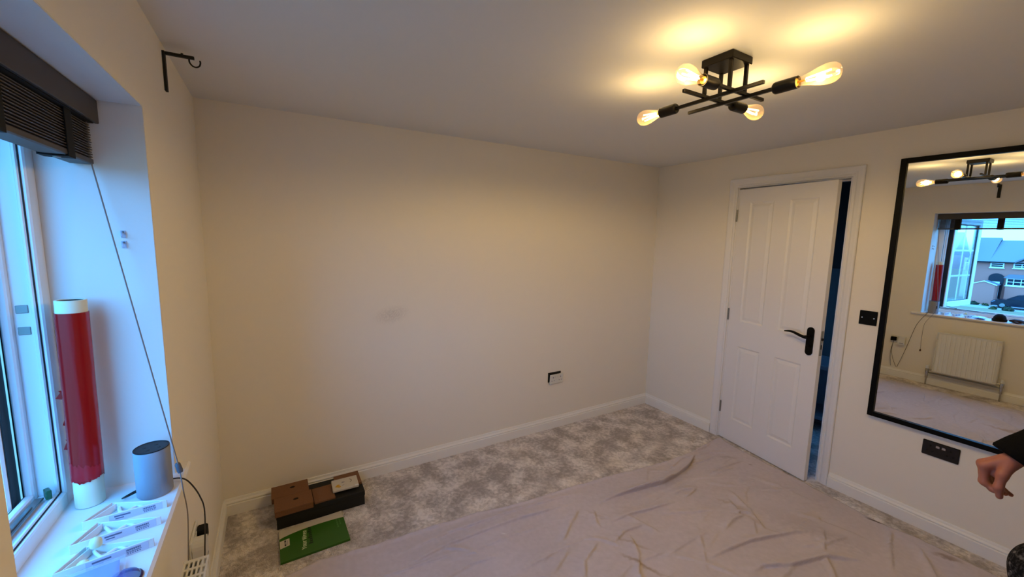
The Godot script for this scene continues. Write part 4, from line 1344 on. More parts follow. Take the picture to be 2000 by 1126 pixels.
	obj("thumb", MB.new().tube([Vector3(0.026, 0.016, 0.0), Vector3(0.046, 0.012, 0.02), Vector3(0.054, 0.011, 0.04)], [0.010, 0.010, 0.006], 10), M.leather, gl)
	# clear cord hooks on the reveal
	for q in [[1.637, "small clear plastic cord hook on the reveal, upper one"], [1.606, "small clear plastic cord hook on the reveal, lower one"]]:
		var ck := thing("cord_hook", q[1], "hook", Vector3(-0.0705, q[0], ZO0 + 0.003), 0.0, "clear cord hooks")
		obj("base", MB.new().span(Vector3(-0.006, -0.011, 0), Vector3(0.006, 0.011, 0.003), 0.001), M.clear, ck)
		obj("hook", MB.new().tube(smooth_path([Vector3(0, 0.004, 0.002), Vector3(0, 0.003, 0.011), Vector3(0, -0.004, 0.015), Vector3(0, -0.009, 0.012)]), 0.003, 10), M.clear, ck)
		obj("screw", MB.new().lathe([Vector2(0.003, 0), Vector2(0.0025, 0.001), Vector2(0, 0.0013)], 12, Vector3(0, 0.006, 0.003), Basis(Vector3.RIGHT, Vector3(0, 0, 1), Vector3(0, -1, 0))), M.cable, ck)
	# bits lying on the outer frame
	var gp := thing("green_packer", "small green plastic glazing packer on the window frame by the open sash", "packer", Vector3(-0.266, SILL + 0.0482, 1.150), 0.5)
	obj("body", MB.new().span(Vector3(-0.006, 0, -0.014), Vector3(0.006, 0.026, 0.014), 0.002), M.green_glass, gp)

func smooth_path(p: Array, per := 6) -> Array:
	var out := []
	for i in p.size() - 1:
		var a: Vector3 = p[maxi(i - 1, 0)]
		var b: Vector3 = p[i]
		var c: Vector3 = p[i + 1]
		var d: Vector3 = p[mini(i + 2, p.size() - 1)]
		for k in per:
			out.append(b.cubic_interpolate(c, a, d, k / float(per)))
	out.append(p[-1])
	return out

# ---------------------------------------------------------------- blind
func blind():
	var b := thing("venetian_blind", "dark taupe wooden venetian blind pulled up under the window head", "blind", Vector3.ZERO)
	var z0 := ZO0 + 0.006
	var z1 := ZO1 - 0.006
	obj("head_rail", MB.new().span(Vector3(-0.165, 1.950, z0 + 0.009), Vector3(-0.109, YO1 - 0.0035, z1 - 0.009), 0.001), M.tape, b)
	var v := MB.new()
	v.span(Vector3(-0.108, 1.950, z0), Vector3(-0.098, 2.0155, z1), 0.002)
	v.span(Vector3(-0.150, 1.950, z0), Vector3(-0.108, 2.0155, z0 + 0.008), 0.002)
	v.span(Vector3(-0.150, 1.950, z1 - 0.008), Vector3(-0.108, 2.0155, z1), 0.002)
	obj("valance", v, M.blind, b)
	for k in 14:
		var y := 1.8535 + 0.0068 * k
		var m := MB.new()
		var dx := 0.0008 * sin(k * 2.3)
		m.span(Vector3(-0.167 + dx, y, z0 + 0.006 + 0.001 * sin(k * 1.7)), Vector3(-0.117 + dx, y + 0.0032, z1 - 0.006), 0.001)
		obj("slat", m, M.slat, b)
	obj("bottom_rail", MB.new().span(Vector3(-0.168, 1.834, z0 + 0.006), Vector3(-0.116, 1.8505, z1 - 0.006), 0.003), M.slat, b)
	for z in [1.236, 1.560, 1.800]:
		var t := MB.new()
		t.span(Vector3(-0.1155, 1.832, z - 0.021), Vector3(-0.1135, 1.962, z + 0.021))
		t.span(Vector3(-0.1705, 1.832, z - 0.021), Vector3(-0.1685, 1.962, z + 0.021))
		t.span(Vector3(-0.1705, 1.8305, z - 0.021), Vector3(-0.1135, 1.8325, z + 0.021))
		obj("ladder_tape", t, M.tape, b)
		obj("tape_button", MB.new().lathe([Vector2(0, -0.003), Vector2(0.007, -0.002), Vector2(0.008, 0.0)], 14, Vector3(-0.142, 1.8305, z)), M.steel, b)
	var c0 := Vector3(-0.121, 1.955, 1.084)
	var c1 := Vector3(0.0345, 0.945, 1.209)
	for d in [0.0, 0.0045]:
		var cm := MB.new()
		cm.tube([c0 + Vector3(0, 0, d), Vector3(-0.1205, 1.845, 1.084 + d), c1 + Vector3(0, 0, d)], 0.0013, 6)
		obj("cord", cm, M.cord, b)
	var k := MB.new()
	k.lathe([Vector2(0.002, -0.016), Vector2(0.0068, -0.015), Vector2(0.0078, -0.008), Vector2(0.0072, 0.012), Vector2(0.005, 0.017), Vector2(0.002, 0.018)], 16, Vector3(0.0352, 0.928, 1.207), Basis(Vector3(0, 0, 1), 0.2))
	obj("cord_connector", k, M.connector, b)
	obj("pull_cord", MB.new().tube(smooth_path([Vector3(0.0365, 0.914, 1.205), Vector3(0.037, 0.84, 1.185), Vector3(0.032, 0.72, 1.125), Vector3(0.022, 0.56, 1.115), Vector3(0.016, 0.405, 1.117)]), 0.0017, 6), M.cord, b)
	obj("cord_acorn", MB.new().lathe([Vector2(0, -0.014), Vector2(0.006, -0.012), Vector2(0.0075, -0.004), Vector2(0.006, 0.008), Vector2(0.003, 0.014), Vector2(0, 0.015)], 16, Vector3(0.016, 0.390, 1.117)), M.acorn, b)

# ---------------------------------------------------------------- radiator
func radiator_and_cables():
	var r := thing("radiator", "white panel radiator with a slotted top grille under the window sill", "radiator", Vector3(0, 0, 0))
	var z0 := 1.258
	var z1 := 1.752
	var y0 := 0.175
	var y1 := 0.648
	var x0 := 0.038
	var x1 := 0.098
	# fluted front panel
	var p := []
	var n := 12
	p.append(Vector2(z0 + 0.004, x1 - 0.010))
	for k in n:
		var a := lerpf(z0 + 0.02, z1 - 0.02, k / float(n))
		var s := (z1 - z0 - 0.04) / n
		p.append(Vector2(a, x1)); p.append(Vector2(a + s * 0.55, x1)); p.append(Vector2(a + s * 0.65, x1 - 0.005)); p.append(Vector2(a + s * 0.90, x1 - 0.005))
	p.append(Vector2(z1 - 0.02, x1)); p.append(Vector2(z1 - 0.004, x1 - 0.010))
	p.append(Vector2(z1 - 0.004, x1 - 0.016)); p.append(Vector2(z0 + 0.004, x1 - 0.016))
	obj("front_panel", MB.new().prism(p, y0 + 0.012, y1 - 0.016, Transform3D(Basis(Vector3(0, 0, 1), Vector3(1, 0, 0), Vector3(0, 1, 0)), Vector3.ZERO)), M.white_metal, r)
	var bm := MB.new()
	bm.span(Vector3(x0, y0, z0 + 0.004), Vector3(x0 + 0.012, y1 - 0.01, z1 - 0.004), 0.003)
	for q in [y0, y1 - 0.024]:
		obj("water_channel", MB.new().span(Vector3(x1 - 0.022, q, z0 + 0.004), Vector3(x1 - 0.004, q + 0.018, z1 - 0.004), 0.003), M.white_metal, r)
	obj("back_panel", bm, M.white_metal, r)
	for z in [z0, z1 - 0.004]:
		obj("side_panel", MB.new().span(Vector3(x0 - 0.002, y0 + 0.008, z), Vector3(x1 + 0.001, y1, z + 0.004), 0.001), M.white_metal, r)
	# grille: bars along and across
	var g := MB.new()
	for k in 6:
		var x := lerpf(x0, x1 - 0.004, k / 5.0)
		g.span(Vector3(x, y1 - 0.006, z0 + 0.004), Vector3(x + 0.0048, y1, z1 - 0.004))
	var zz := z0 + 0.004
	while zz < z1:
		g.span(Vector3(x0, y1 - 0.005, zz), Vector3(x1, y1 - 0.0002, minf(zz + 0.009, z1 - 0.004)))
		zz += 0.034
	obj("grille", g, M.white_metal, r)
	var fin := MB.new()
	fin.span(Vector3(x0 + 0.013, y0 + 0.03, z0 + 0.02), Vector3(x1 - 0.023, y1 - 0.09, z1 - 0.02))
	obj("convector", fin, M.matt_black, r)
	for z in [z0 - 0.045, z1 + 0.040]:
		var vm := MB.new()
		vm.lathe([Vector2(0, 0.085), Vector2(0.012, 0.085), Vector2(0.013, 0.120), Vector2(0.012, 0.150), Vector2(0.016, 0.153), Vector2(0.016, 0.196), Vector2(0.014, 0.200), Vector2(0, 0.200)], 18, Vector3(0.066, 0, z))
		obj("valve", vm, M.chrome, r)
		obj("valve_cap", MB.new().lathe([Vector2(0.0165, 0.201), Vector2(0.0175, 0.206), Vector2(0.0165, 0.234), Vector2(0.013, 0.241), Vector2(0, 0.242)], 18, Vector3(0.066, 0, z)), M.white_plastic, r)
		var s := 1.0 if z < z0 else -1.0
		obj("tail_pipe", MB.new().tube([Vector3(0.066, 0.186, z), Vector3(0.066, 0.186, z + s * 0.048)], 0.008, 12), M.chrome, r)
		obj("riser_pipe", MB.new().tube([Vector3(0.066, 0.001, z), Vector3(0.066, 0.09, z)], 0.0075, 12), M.chrome, r)
	obj("pipe", MB.new().tube([Vector3(0.066, 0.150, z0 - 0.04), Vector3(0.066, 0.150, z1 + 0.04)], 0.008, 12), M.steel, r)

# ---------------------------------------------------------------- curtain pole brackets
func curtain_brackets():
	for q in [[0.700, "black curtain pole bracket with a hook, near the room corner"], [1.535, "black curtain pole bracket above the window middle, seen in the mirror"]]:
		var t := thing("curtain_bracket", q[1], "bracket", Vector3(0, 0, q[0]), 0.0, "black curtain pole brackets")
		obj("wall_plate", MB.new().span(Vector3(0.0, 2.163, -0.012), Vector3(0.0085, 2.303, 0.012), 0.001), M.matt_black, t)
		obj("arm", MB.new().span(Vector3(0.0085, 2.293, -0.007), Vector3(0.094, 2.303, 0.007), 0.001), M.matt_black, t)
		obj("rest", MB.new().tube(smooth_path([Vector3(0.078, 2.294, 0), Vector3(0.079, 2.281, 0), Vector3(0.087, 2.270, 0), Vector3(0.098, 2.267, 0), Vector3(0.108, 2.273, 0), Vector3(0.112, 2.284, 0), Vector3(0.111, 2.293, 0)]), 0.0028, 8), M.matt_black, t)
		obj("set_screw", MB.new().lathe([Vector2(0.004, 2.302), Vector2(0.004, 2.308), Vector2(0, 2.309)], 10, Vector3(0.058, 0, 0)), M.matt_black, t)

# ---------------------------------------------------------------- the street outside
func sash_window(parent: Node, x: float, z0: float, z1: float, y0: float, y1: float, cols: int, rows: int):
	var f := MB.new()
	frame_ring(f, x, x + 0.10, y0, y1, z0, z1, 0.09)
	var w := obj("window", f, M.upvc, parent)
	obj("pane", MB.new().span(Vector3(x + 0.02, y0 + 0.06, z0 + 0.06), Vector3(x + 0.04, y1 - 0.06, z1 - 0.06)), M.dark_glass, w)
	for k in range(1, cols):
		var z := lerpf(z0, z1, k / float(cols))
		obj("glazing_bar", MB.new().span(Vector3(x + 0.03, y0 + 0.06, z - 0.03), Vector3(x + 0.08, y1 - 0.06, z + 0.03)), M.upvc, w)
	for k in range(1, rows):
		var y := lerpf(y0, y1, k / float(rows))
		obj("glazing_bar", MB.new().span(Vector3(x + 0.03, y - 0.03, z0 + 0.06), Vector3(x + 0.081, y + 0.03, z1 - 0.06)), M.upvc, w)
	obj("window_ledge", MB.new().span(Vector3(x, y0 - 0.08, z0 - 0.05), Vector3(x + 0.16, y0, z1 + 0.05)), M.upvc, w)

func gable_roof(m: MB, x0: float, x1: float, z0: float, z1: float, ye: float, yr: float, over: float):
	# ridge along z
	var xm := (x0 + x1) / 2.0
	var th := 0.15
	for s in [-1.0, 1.0]:
		var xe: float = (x0 if s < 0 else x1) + s * over
		var dy := (yr - ye) / (xm - x0) * over
		var a := Vector3(xe, ye - dy, z0)
		var b := Vector3(xm, yr, z0)
		var c := Vector3(xm, yr, z1)
		var d := Vector3(xe, ye - dy, z1)
		var up := Vector3(0, th, 0)
		m.quad(a + up, b + up, c + up, d + up, Vector3(s * 0.3, 1, 0))
		m.quad(a, b, c, d, Vector3(-s * 0.3, -1, 0))
		m.quad(a, d, d + up, a + up, Vector3(s, 0, 0))
		m.quad(a, b, b + up, a + up, Vector3(0, 0, -1))
		m.quad(d, c, c + up, d + up, Vector3(0, 0, 1))

func outdoors():
	var G := -4.45
	struct("ground_verge", MB.new().span(Vector3(-140, G - 0.3, -90), Vector3(-3.0, G, 60)), M.lawn, "rough grass across the street", "lawn")
	struct("ground_road", MB.new().span(Vector3(-57.0, G, -90), Vector3(-53.5, G + 0.03, 60)), M.tarmac, "grey road seen through the window", "road")
	struct("ground_drive", MB.new().span(Vector3(-60.0, G, -7.85), Vector3(-57.0, G + 0.035, -4.9)), M.tarmac, "grey driveway before the brick house", "driveway")
	# brick house opposite
	var x := -60.0
	var h := thing("brick_house", "two storey red brick house with grey slate roof across the street", "house", Vector3(0, 0, 0))
	obj("wall", MB.new().span(Vector3(x - 7, G, -10.35), Vector3(x, 0.10, -0.5)), M.brick, h)
	var rf := MB.new()
	gable_roof(rf, x - 7, x, -8.95, -0.3, 0.10, 2.15, 0.35)
	var roof := obj("roof", rf, M.slate, h)
	var rf2 := MB.new()
	gable_roof(rf2, x - 7, x, -10.6, -8.95, 0.10, 2.45, 0.35)
	obj("roof", rf2, M.slate, h)
	obj("gutter", MB.new().span(Vector3(x + 0.30, -0.10, -10.6), Vector3(x + 0.42, 0.0, -0.3)), M.black, roof)
	# small front gable over the right hand bay
	var gz := -4.4
	var gm := MB.new()
	gm.prism([Vector2(-2.4, 0.0), Vector2(2.4, 0.0), Vector2(0, 1.75)], 0.0, 0.30, Transform3D(Basis(Vector3(0, 0, 1), Vector3.UP, Vector3(-1, 0, 0)), Vector3(x + 0.32, 0.06, gz)))
	obj("gable", gm, M.brick, h)
	for s in [-1.0, 1.0]:
		var gr := MB.new()
		gr.prism([Vector2(0, 1.95), Vector2(s * 2.75, -0.06), Vector2(s * 2.75, 0.10), Vector2(0, 2.12)], 0.0, 2.6, Transform3D(Basis(Vector3(0, 0, 1), Vector3.UP, Vector3(-1, 0, 0)), Vector3(x + 0.55, 0.02, gz)))
		obj("roof", gr, M.slate, h)
	obj("chimney", MB.new().span(Vector3(x - 4.0, 1.9, -3.2), Vector3(x - 3.2, 3.2, -2.4)), M.brick, h)
	sash_window(h, x, -8.90, -7.92, -0.62, -0.10, 1, 2)
	sash_window(h, x, -7.30, -5.60, -0.60, 0.06, 3, 3)
	# arched porch
	var pm := MB.new()
	var poly := []
	for k in 13:
		var a := PI * k / 12.0
		poly.append(Vector2(cos(a) * 0.55, -1.72 + sin(a) * 0.50))
	poly.append(Vector2(-0.45, -4.3)); poly.append(Vector2(0.45, -4.3))
	pm.prism(poly, 0.0, 0.08, Transform3D(Basis(Vector3(0, 0, 1), Vector3.UP, Vector3(-1, 0, 0)), Vector3(x + 0.1, 0, -8.32)))
	obj("porch_arch", pm, M.car_paint, h)
	obj("front_door", MB.new().span(Vector3(x + 0.1, -4.3, -8.62), Vector3(x + 0.14, -2.1, -8.02), 0.01), M.upvc, h)
	# bay window
	var bay := MB.new()
	bay.span(Vector3(x, G, -7.5), Vector3(x + 0.8, -2.45, -5.0))
	obj("bay_base", bay, M.brick, h)
	var br := MB.new()
	br.prism([Vector2(-1.45, -1.62), Vector2(1.45, -1.62), Vector2(1.1, -1.25), Vector2(-1.1, -1.25)], 0.0, 1.0, Transform3D(Basis(Vector3(0, 0, 1), Vector3.UP, Vector3(-1, 0, 0)), Vector3(x + 1.0, 0, -6.25)))
	obj("bay_roof", br, M.slate, h)
	sash_window(h, x + 0.70, -7.5, -5.0, -2.40, -1.62, 5, 2)
	# brick garage in front with white barge boards
	var gx := -58.0
	var g := thing("brick_garage", "small brick garage with white barge boards before the brick house", "garage", Vector3(0, 0, 0))
	var gw := MB.new()
	gw.prism([Vector2(-0.72, G), Vector2(0.80, G), Vector2(0.80, -2.42), Vector2(0, -2.10), Vector2(-0.72, -2.42)], 0.0, 1.6, Transform3D(Basis(Vector3(0, 0, 1), Vector3.UP, Vector3(-1, 0, 0)), Vector3(gx, 0, -8.80)))
	obj("wall", gw, M.brick, g)
	for s in [-1.0, 1.0]:
		var bg := MB.new()
		bg.prism([Vector2(0, -2.06), Vector2(s * 0.95, -2.44), Vector2(s * 0.95, -2.36), Vector2(0, -1.97)], 0.0, 0.06, Transform3D(Basis(Vector3(0, 0, 1), Vector3.UP, Vector3(-1, 0, 0)), Vector3(gx + 0.06, 0, -8.80)))
		obj("barge_board", bg, M.upvc, g)
		var gr := MB.new()
		gr.prism([Vector2(0, -2.04), Vector2(s * 0.93, -2.42), Vector2(s * 0.93, -2.38), Vector2(0, -1.99)], 0.0, 1.7, Transform3D(Basis(Vector3(0, 0, 1), Vector3.UP, Vector3(-1, 0, 0)), Vector3(gx, 0, -8.80)))
		obj("roof", gr, M.slate, g)
	# neighbouring brick house at the left
	var n := thing("brick_house", "neighbouring brick house with hipped slate roof, left of the one opposite", "house", Vector3(0, 0, 0))
	obj("wall", MB.new().span(Vector3(x - 5, G, -22.0), Vector3(x + 1.5, 0.5, -11.9)), M.brick, n)
	var nr := MB.new()
	gable_roof(nr, x - 5, x + 1.5, -22.4, -11.5, 0.5, 3.0, 0.35)
	obj("roof", nr, M.slate, n)
	sash_window(n, x + 1.5, -14.5, -13.0, -1.0, 0.1, 3, 2)
	sash_window(n, x + 1.5, -16.5, -15.0, -1.0, 0.1, 3, 2)
	sash_window(n, x + 1.5, -14.8, -12.8, -3.5, -2.0, 3, 2)
	car(Vector3(-55.9, G + 0.03, -5.6))
	# shrubs along the verge
	var rng := RandomNumberGenerator.new()
	rng.seed = 9
	var spots := [[-56.2, -9.85, 0.28, "leaf2", "pale bush at the left of the brick garage"], [-56.2, -8.95, 0.38, "leaf", "round dark bush before the brick garage"], [-56.2, -8.15, 0.24, "leaf2", "low olive bush right of the round dark one"],
		[-53.6, -7.15, 0.24, "leaf2", "olive bush left of the dark car"], [-53.6, -6.20, 0.42, "leaf", "green bush in front of the dark car"], [-56.2, -10.75, 0.34, "leaf", "dark bush by the neighbouring house"]]
	for q in spots:
		var sh := thing("shrub", q[4], "shrub", Vector3(q[0], G, q[1]), 0.0, "shrubs across the street")
		var m := MB.new()
		for k in 150:
			var u := Vector3(rng.randfn(), rng.randfn(), rng.randfn()).normalized()
			u.y = absf(u.y)
			var c: Vector3 = u * float(q[2]) * rng.randf_range(0.65, 1.0)
			var s := rng.randf_range(0.08, 0.16)
			var t := Vector3(rng.randfn(), rng.randfn(), rng.randfn()).normalized() * s
			var b := u.cross(t).normalized() * s * 0.6
			m.quad(c - t, c + b, c + t, c - b, u)
		m.lathe([Vector2(0.02, 0), Vector2(q[2] * 0.7, 0.1), Vector2(q[2] * 0.8, q[2] * 0.4), Vector2(q[2] * 0.5, q[2] * 0.75), Vector2(0, q[2] * 0.85)], 12)
		obj("foliage", m, M[q[3]], sh)
		obj("stem", MB.new().tube([Vector3(0, 0.01, 0), Vector3(0.01, q[2] * 0.5, 0)], 0.03, 6), M.leather, sh)

func car(at: Vector3):
	var c := thing("car", "dark blue hatchback parked on the drive across the street", "car", at, 0.0)
	# side profile, along z
	var body := [Vector2(-2.0, 0.25), Vector2(-2.02, 0.60), Vector2(-1.85, 0.78), Vector2(-1.0, 0.90), Vector2(0.1, 0.92), Vector2(1.75, 0.90), Vector2(1.98, 0.70), Vector2(2.0, 0.28)]
	var t := Transform3D(Basis(Vector3(0, 0, 1), Vector3.UP, Vector3(-1, 0, 0)), Vector3(0.85, 0, 0))
	obj("body", MB.new().prism(body, 0.0, 1.7, t), M.car_paint, c)
	var cab := [Vector2(-1.05, 0.91), Vector2(-0.35, 1.40), Vector2(0.2, 1.48), Vector2(1.0, 1.44), Vector2(1.72, 0.91)]
	obj("cabin", MB.new().prism(cab, 0.08, 1.62, t), M.car_paint, c)
	for side in [0.06, 1.62]:
		obj("side_window", MB.new().prism([Vector2(-0.90, 0.95), Vector2(-0.30, 1.34), Vector2(0.95, 1.38), Vector2(1.45, 0.95)], side, side + 0.02, t), M.dark_glass, c)
	obj("windscreen", MB.new().prism([Vector2(-1.06, 0.94), Vector2(-0.40, 1.39), Vector2(-0.37, 1.37), Vector2(-1.03, 0.93)], 0.15, 1.55, t), M.dark_glass, c)
	for z in [-1.25, 1.25]:
		for side in [0.0, 1.54]:
			var w := MB.new()
			w.lathe([Vector2(0.0, 0), Vector2(0.28, 0), Vector2(0.31, 0.03), Vector2(0.31, 0.15), Vector2(0.28, 0.18), Vector2(0, 0.18)], 20, Vector3(0.86 - side, 0.31, z), Basis(Vector3(0, 1, 0), Vector3(-1, 0, 0), Vector3(0, 0, 1)))
			var tyre := obj("wheel", w, M.tyre, c)
			obj("hub", MB.new().lathe([Vector2(0.19, 0.0), Vector2(0.18, 0.012), Vector2(0, 0.014)], 16, Vector3(0.86 if side == 0.0 else -0.86, 0.31, z), Basis(Vector3(0, 1, 0), Vector3(1 if side == 0.0 else -1, 0, 0), Vector3(0, 0, 1))), M.steel, tyre)
	obj("headlamp", MB.new().prism([Vector2(-1.99, 0.58), Vector2(-1.80, 0.74), Vector2(-1.70, 0.70), Vector2(-1.95, 0.56)], -0.01, 0.3, t), M.clear, c)
	obj("headlamp", MB.new().prism([Vector2(-1.99, 0.58), Vector2(-1.80, 0.74), Vector2(-1.70, 0.70), Vector2(-1.95, 0.56)], 1.40, 1.71, t), M.clear, c)

# ---------------------------------------------------------------- bodies from smoothly joined tapered limbs (surface nets)
# prims: [a, b, ra, rb] tapered capsules, or [c, radii] ellipsoids; k: how softly they join; keep: function that cuts (negative inside)
func cap_d(p: Vector3, q: Array) -> float:
	if q.size() == 2:
		var r: Vector3 = q[1]
		var d: Vector3 = (p - q[0]) / r
		var l := d.length()
		return (l - 1.0) * minf(r.x, minf(r.y, r.z)) if l < 0.3 else l * (l - 1.0) / (d / r).length()
	var a: Vector3 = q[0]
	var ba: Vector3 = q[1] - a
	var h := clampf((p - a).dot(ba) / maxf(ba.length_squared(), 1e-9), 0.0, 1.0)
	return (p - a - ba * h).length() - lerpf(q[2], q[3], h)

func field(p: Vector3, prims: Array, k: float) -> float:
	var d := 9.0
	for q in prims:
		var e := cap_d(p, q)
		if k > 0.0 and absf(d - e) < k:
			var h := 1.0 - absf(d - e) / k
			d = minf(d, e) - h * h * k * 0.25
		else:
			d = minf(d, e)
	return d

func nets(prims: Array, cell: float, k: float, cut = null) -> ArrayMesh:
	var lo := Vector3.ONE * 1e9
	var hi := -lo
	for q in prims:
		var r: float = maxf(q[1].x, maxf(q[1].y, q[1].z)) if q.size() == 2 else maxf(q[2], q[3])
		for c in ([q[0]] if q.size() == 2 else [q[0], q[1]]):
			lo = lo.min(c - Vector3.ONE * r)
			hi = hi.max(c + Vector3.ONE * r)
	lo -= Vector3.ONE * (cell * 2.0 + k * 0.3)
	hi += Vector3.ONE * (cell * 2.0 + k * 0.3)
	var B := 6
	var nb := Vector3i(((hi - lo) / (cell * B)).ceil())
	var n := nb * B + Vector3i.ONE
	var val := PackedFloat32Array()
	val.resize(n.x * n.y * n.z)
	val.fill(1.0)
	var half := cell * B * 0.5
	var reach := half * 1.7321
	for bz in nb.z:
		for by in nb.y:
			for bx in nb.x:
				var c := lo + Vector3(bx + 0.5, by + 0.5, bz + 0.5) * cell * B
				var near := []
				var best := 9.0
				var ds := []
				for q in prims:
					var e := cap_d(c, q)
					ds.append(e)
					best = minf(best, e)
				if best > reach * 1.6 + k:
					continue
				for i in prims.size():
					if ds[i] < best + reach * 2.6 + k:
						near.append(prims[i])
				for z in B + 1:
					for y in B + 1:
						for x in B + 1:
							var ix := bx * B + x
							var iy := by * B + y
							var iz := bz * B + z
							var p := lo + Vector3(ix, iy, iz) * cell
							var d := field(p, near, k)
							if cut != null:
								d = maxf(d, cut.call(p))
							val[(iz * n.y + iy) * n.x + ix] = d
	var vid := {}
	var verts := PackedVector3Array()
	var sx := 1
	var sy := n.x
	var sz := n.x * n.y
	var offs := [0, sx, sy, sx + sy, sz, sx + sz, sy + sz, sx + sy + sz]
	var cor := [Vector3(0, 0, 0), Vector3(1, 0, 0), Vector3(0, 1, 0), Vector3(1, 1, 0), Vector3(0, 0, 1), Vector3(1, 0, 1), Vector3(0, 1, 1), Vector3(1, 1, 1)]
	var edges := [[0, 1], [2, 3], [4, 5], [6, 7], [0, 2], [1, 3], [4, 6], [5, 7], [0, 4], [1, 5], [2, 6], [3, 7]]
	for z in n.z - 1:
		for y in n.y - 1:
			for x in n.x - 1:
				var b := (z * n.y + y) * n.x + x
				var neg := 0
				for o in offs:
					if val[b + o] < 0.0:
						neg += 1
				if neg == 0 or neg == 8:
					continue
				var s := Vector3.ZERO
				var c := 0
				for e in edges:
					var va := val[b + offs[e[0]]]
					var vb := val[b + offs[e[1]]]
					if (va < 0.0) != (vb < 0.0):
						s += cor[e[0]].lerp(cor[e[1]], va / (va - vb))
						c += 1
				vid[b] = verts.size()
				verts.append(lo + (Vector3(x, y, z) + s / c) * cell)
	var st := SurfaceTool.new()
	st.begin(Mesh.PRIMITIVE_TRIANGLES)
	st.set_smooth_group(0)
	for v in verts:
		st.add_vertex(v)
	for b in vid:
		for ax in 3:
			var d: int = [sx, sy, sz][ax]
			var u: int = [sy, sz, sx][ax]
			var w: int = [sz, sx, sy][ax]
			if (val[b] < 0.0) == (val[b + d] < 0.0):
				continue
			if not (vid.has(b - u) and vid.has(b - w) and vid.has(b - u - w)):
				continue
			var q := [vid[b], vid[b - u], vid[b - u - w], vid[b - w]]
			if val[b] < 0.0:
				for i in [0, 1, 2, 0, 2, 3]: st.add_index(q[i])
			else:
				for i in [0, 2, 1, 0, 3, 2]: st.add_index(q[i])
	st.generate_normals()
	return st.commit()

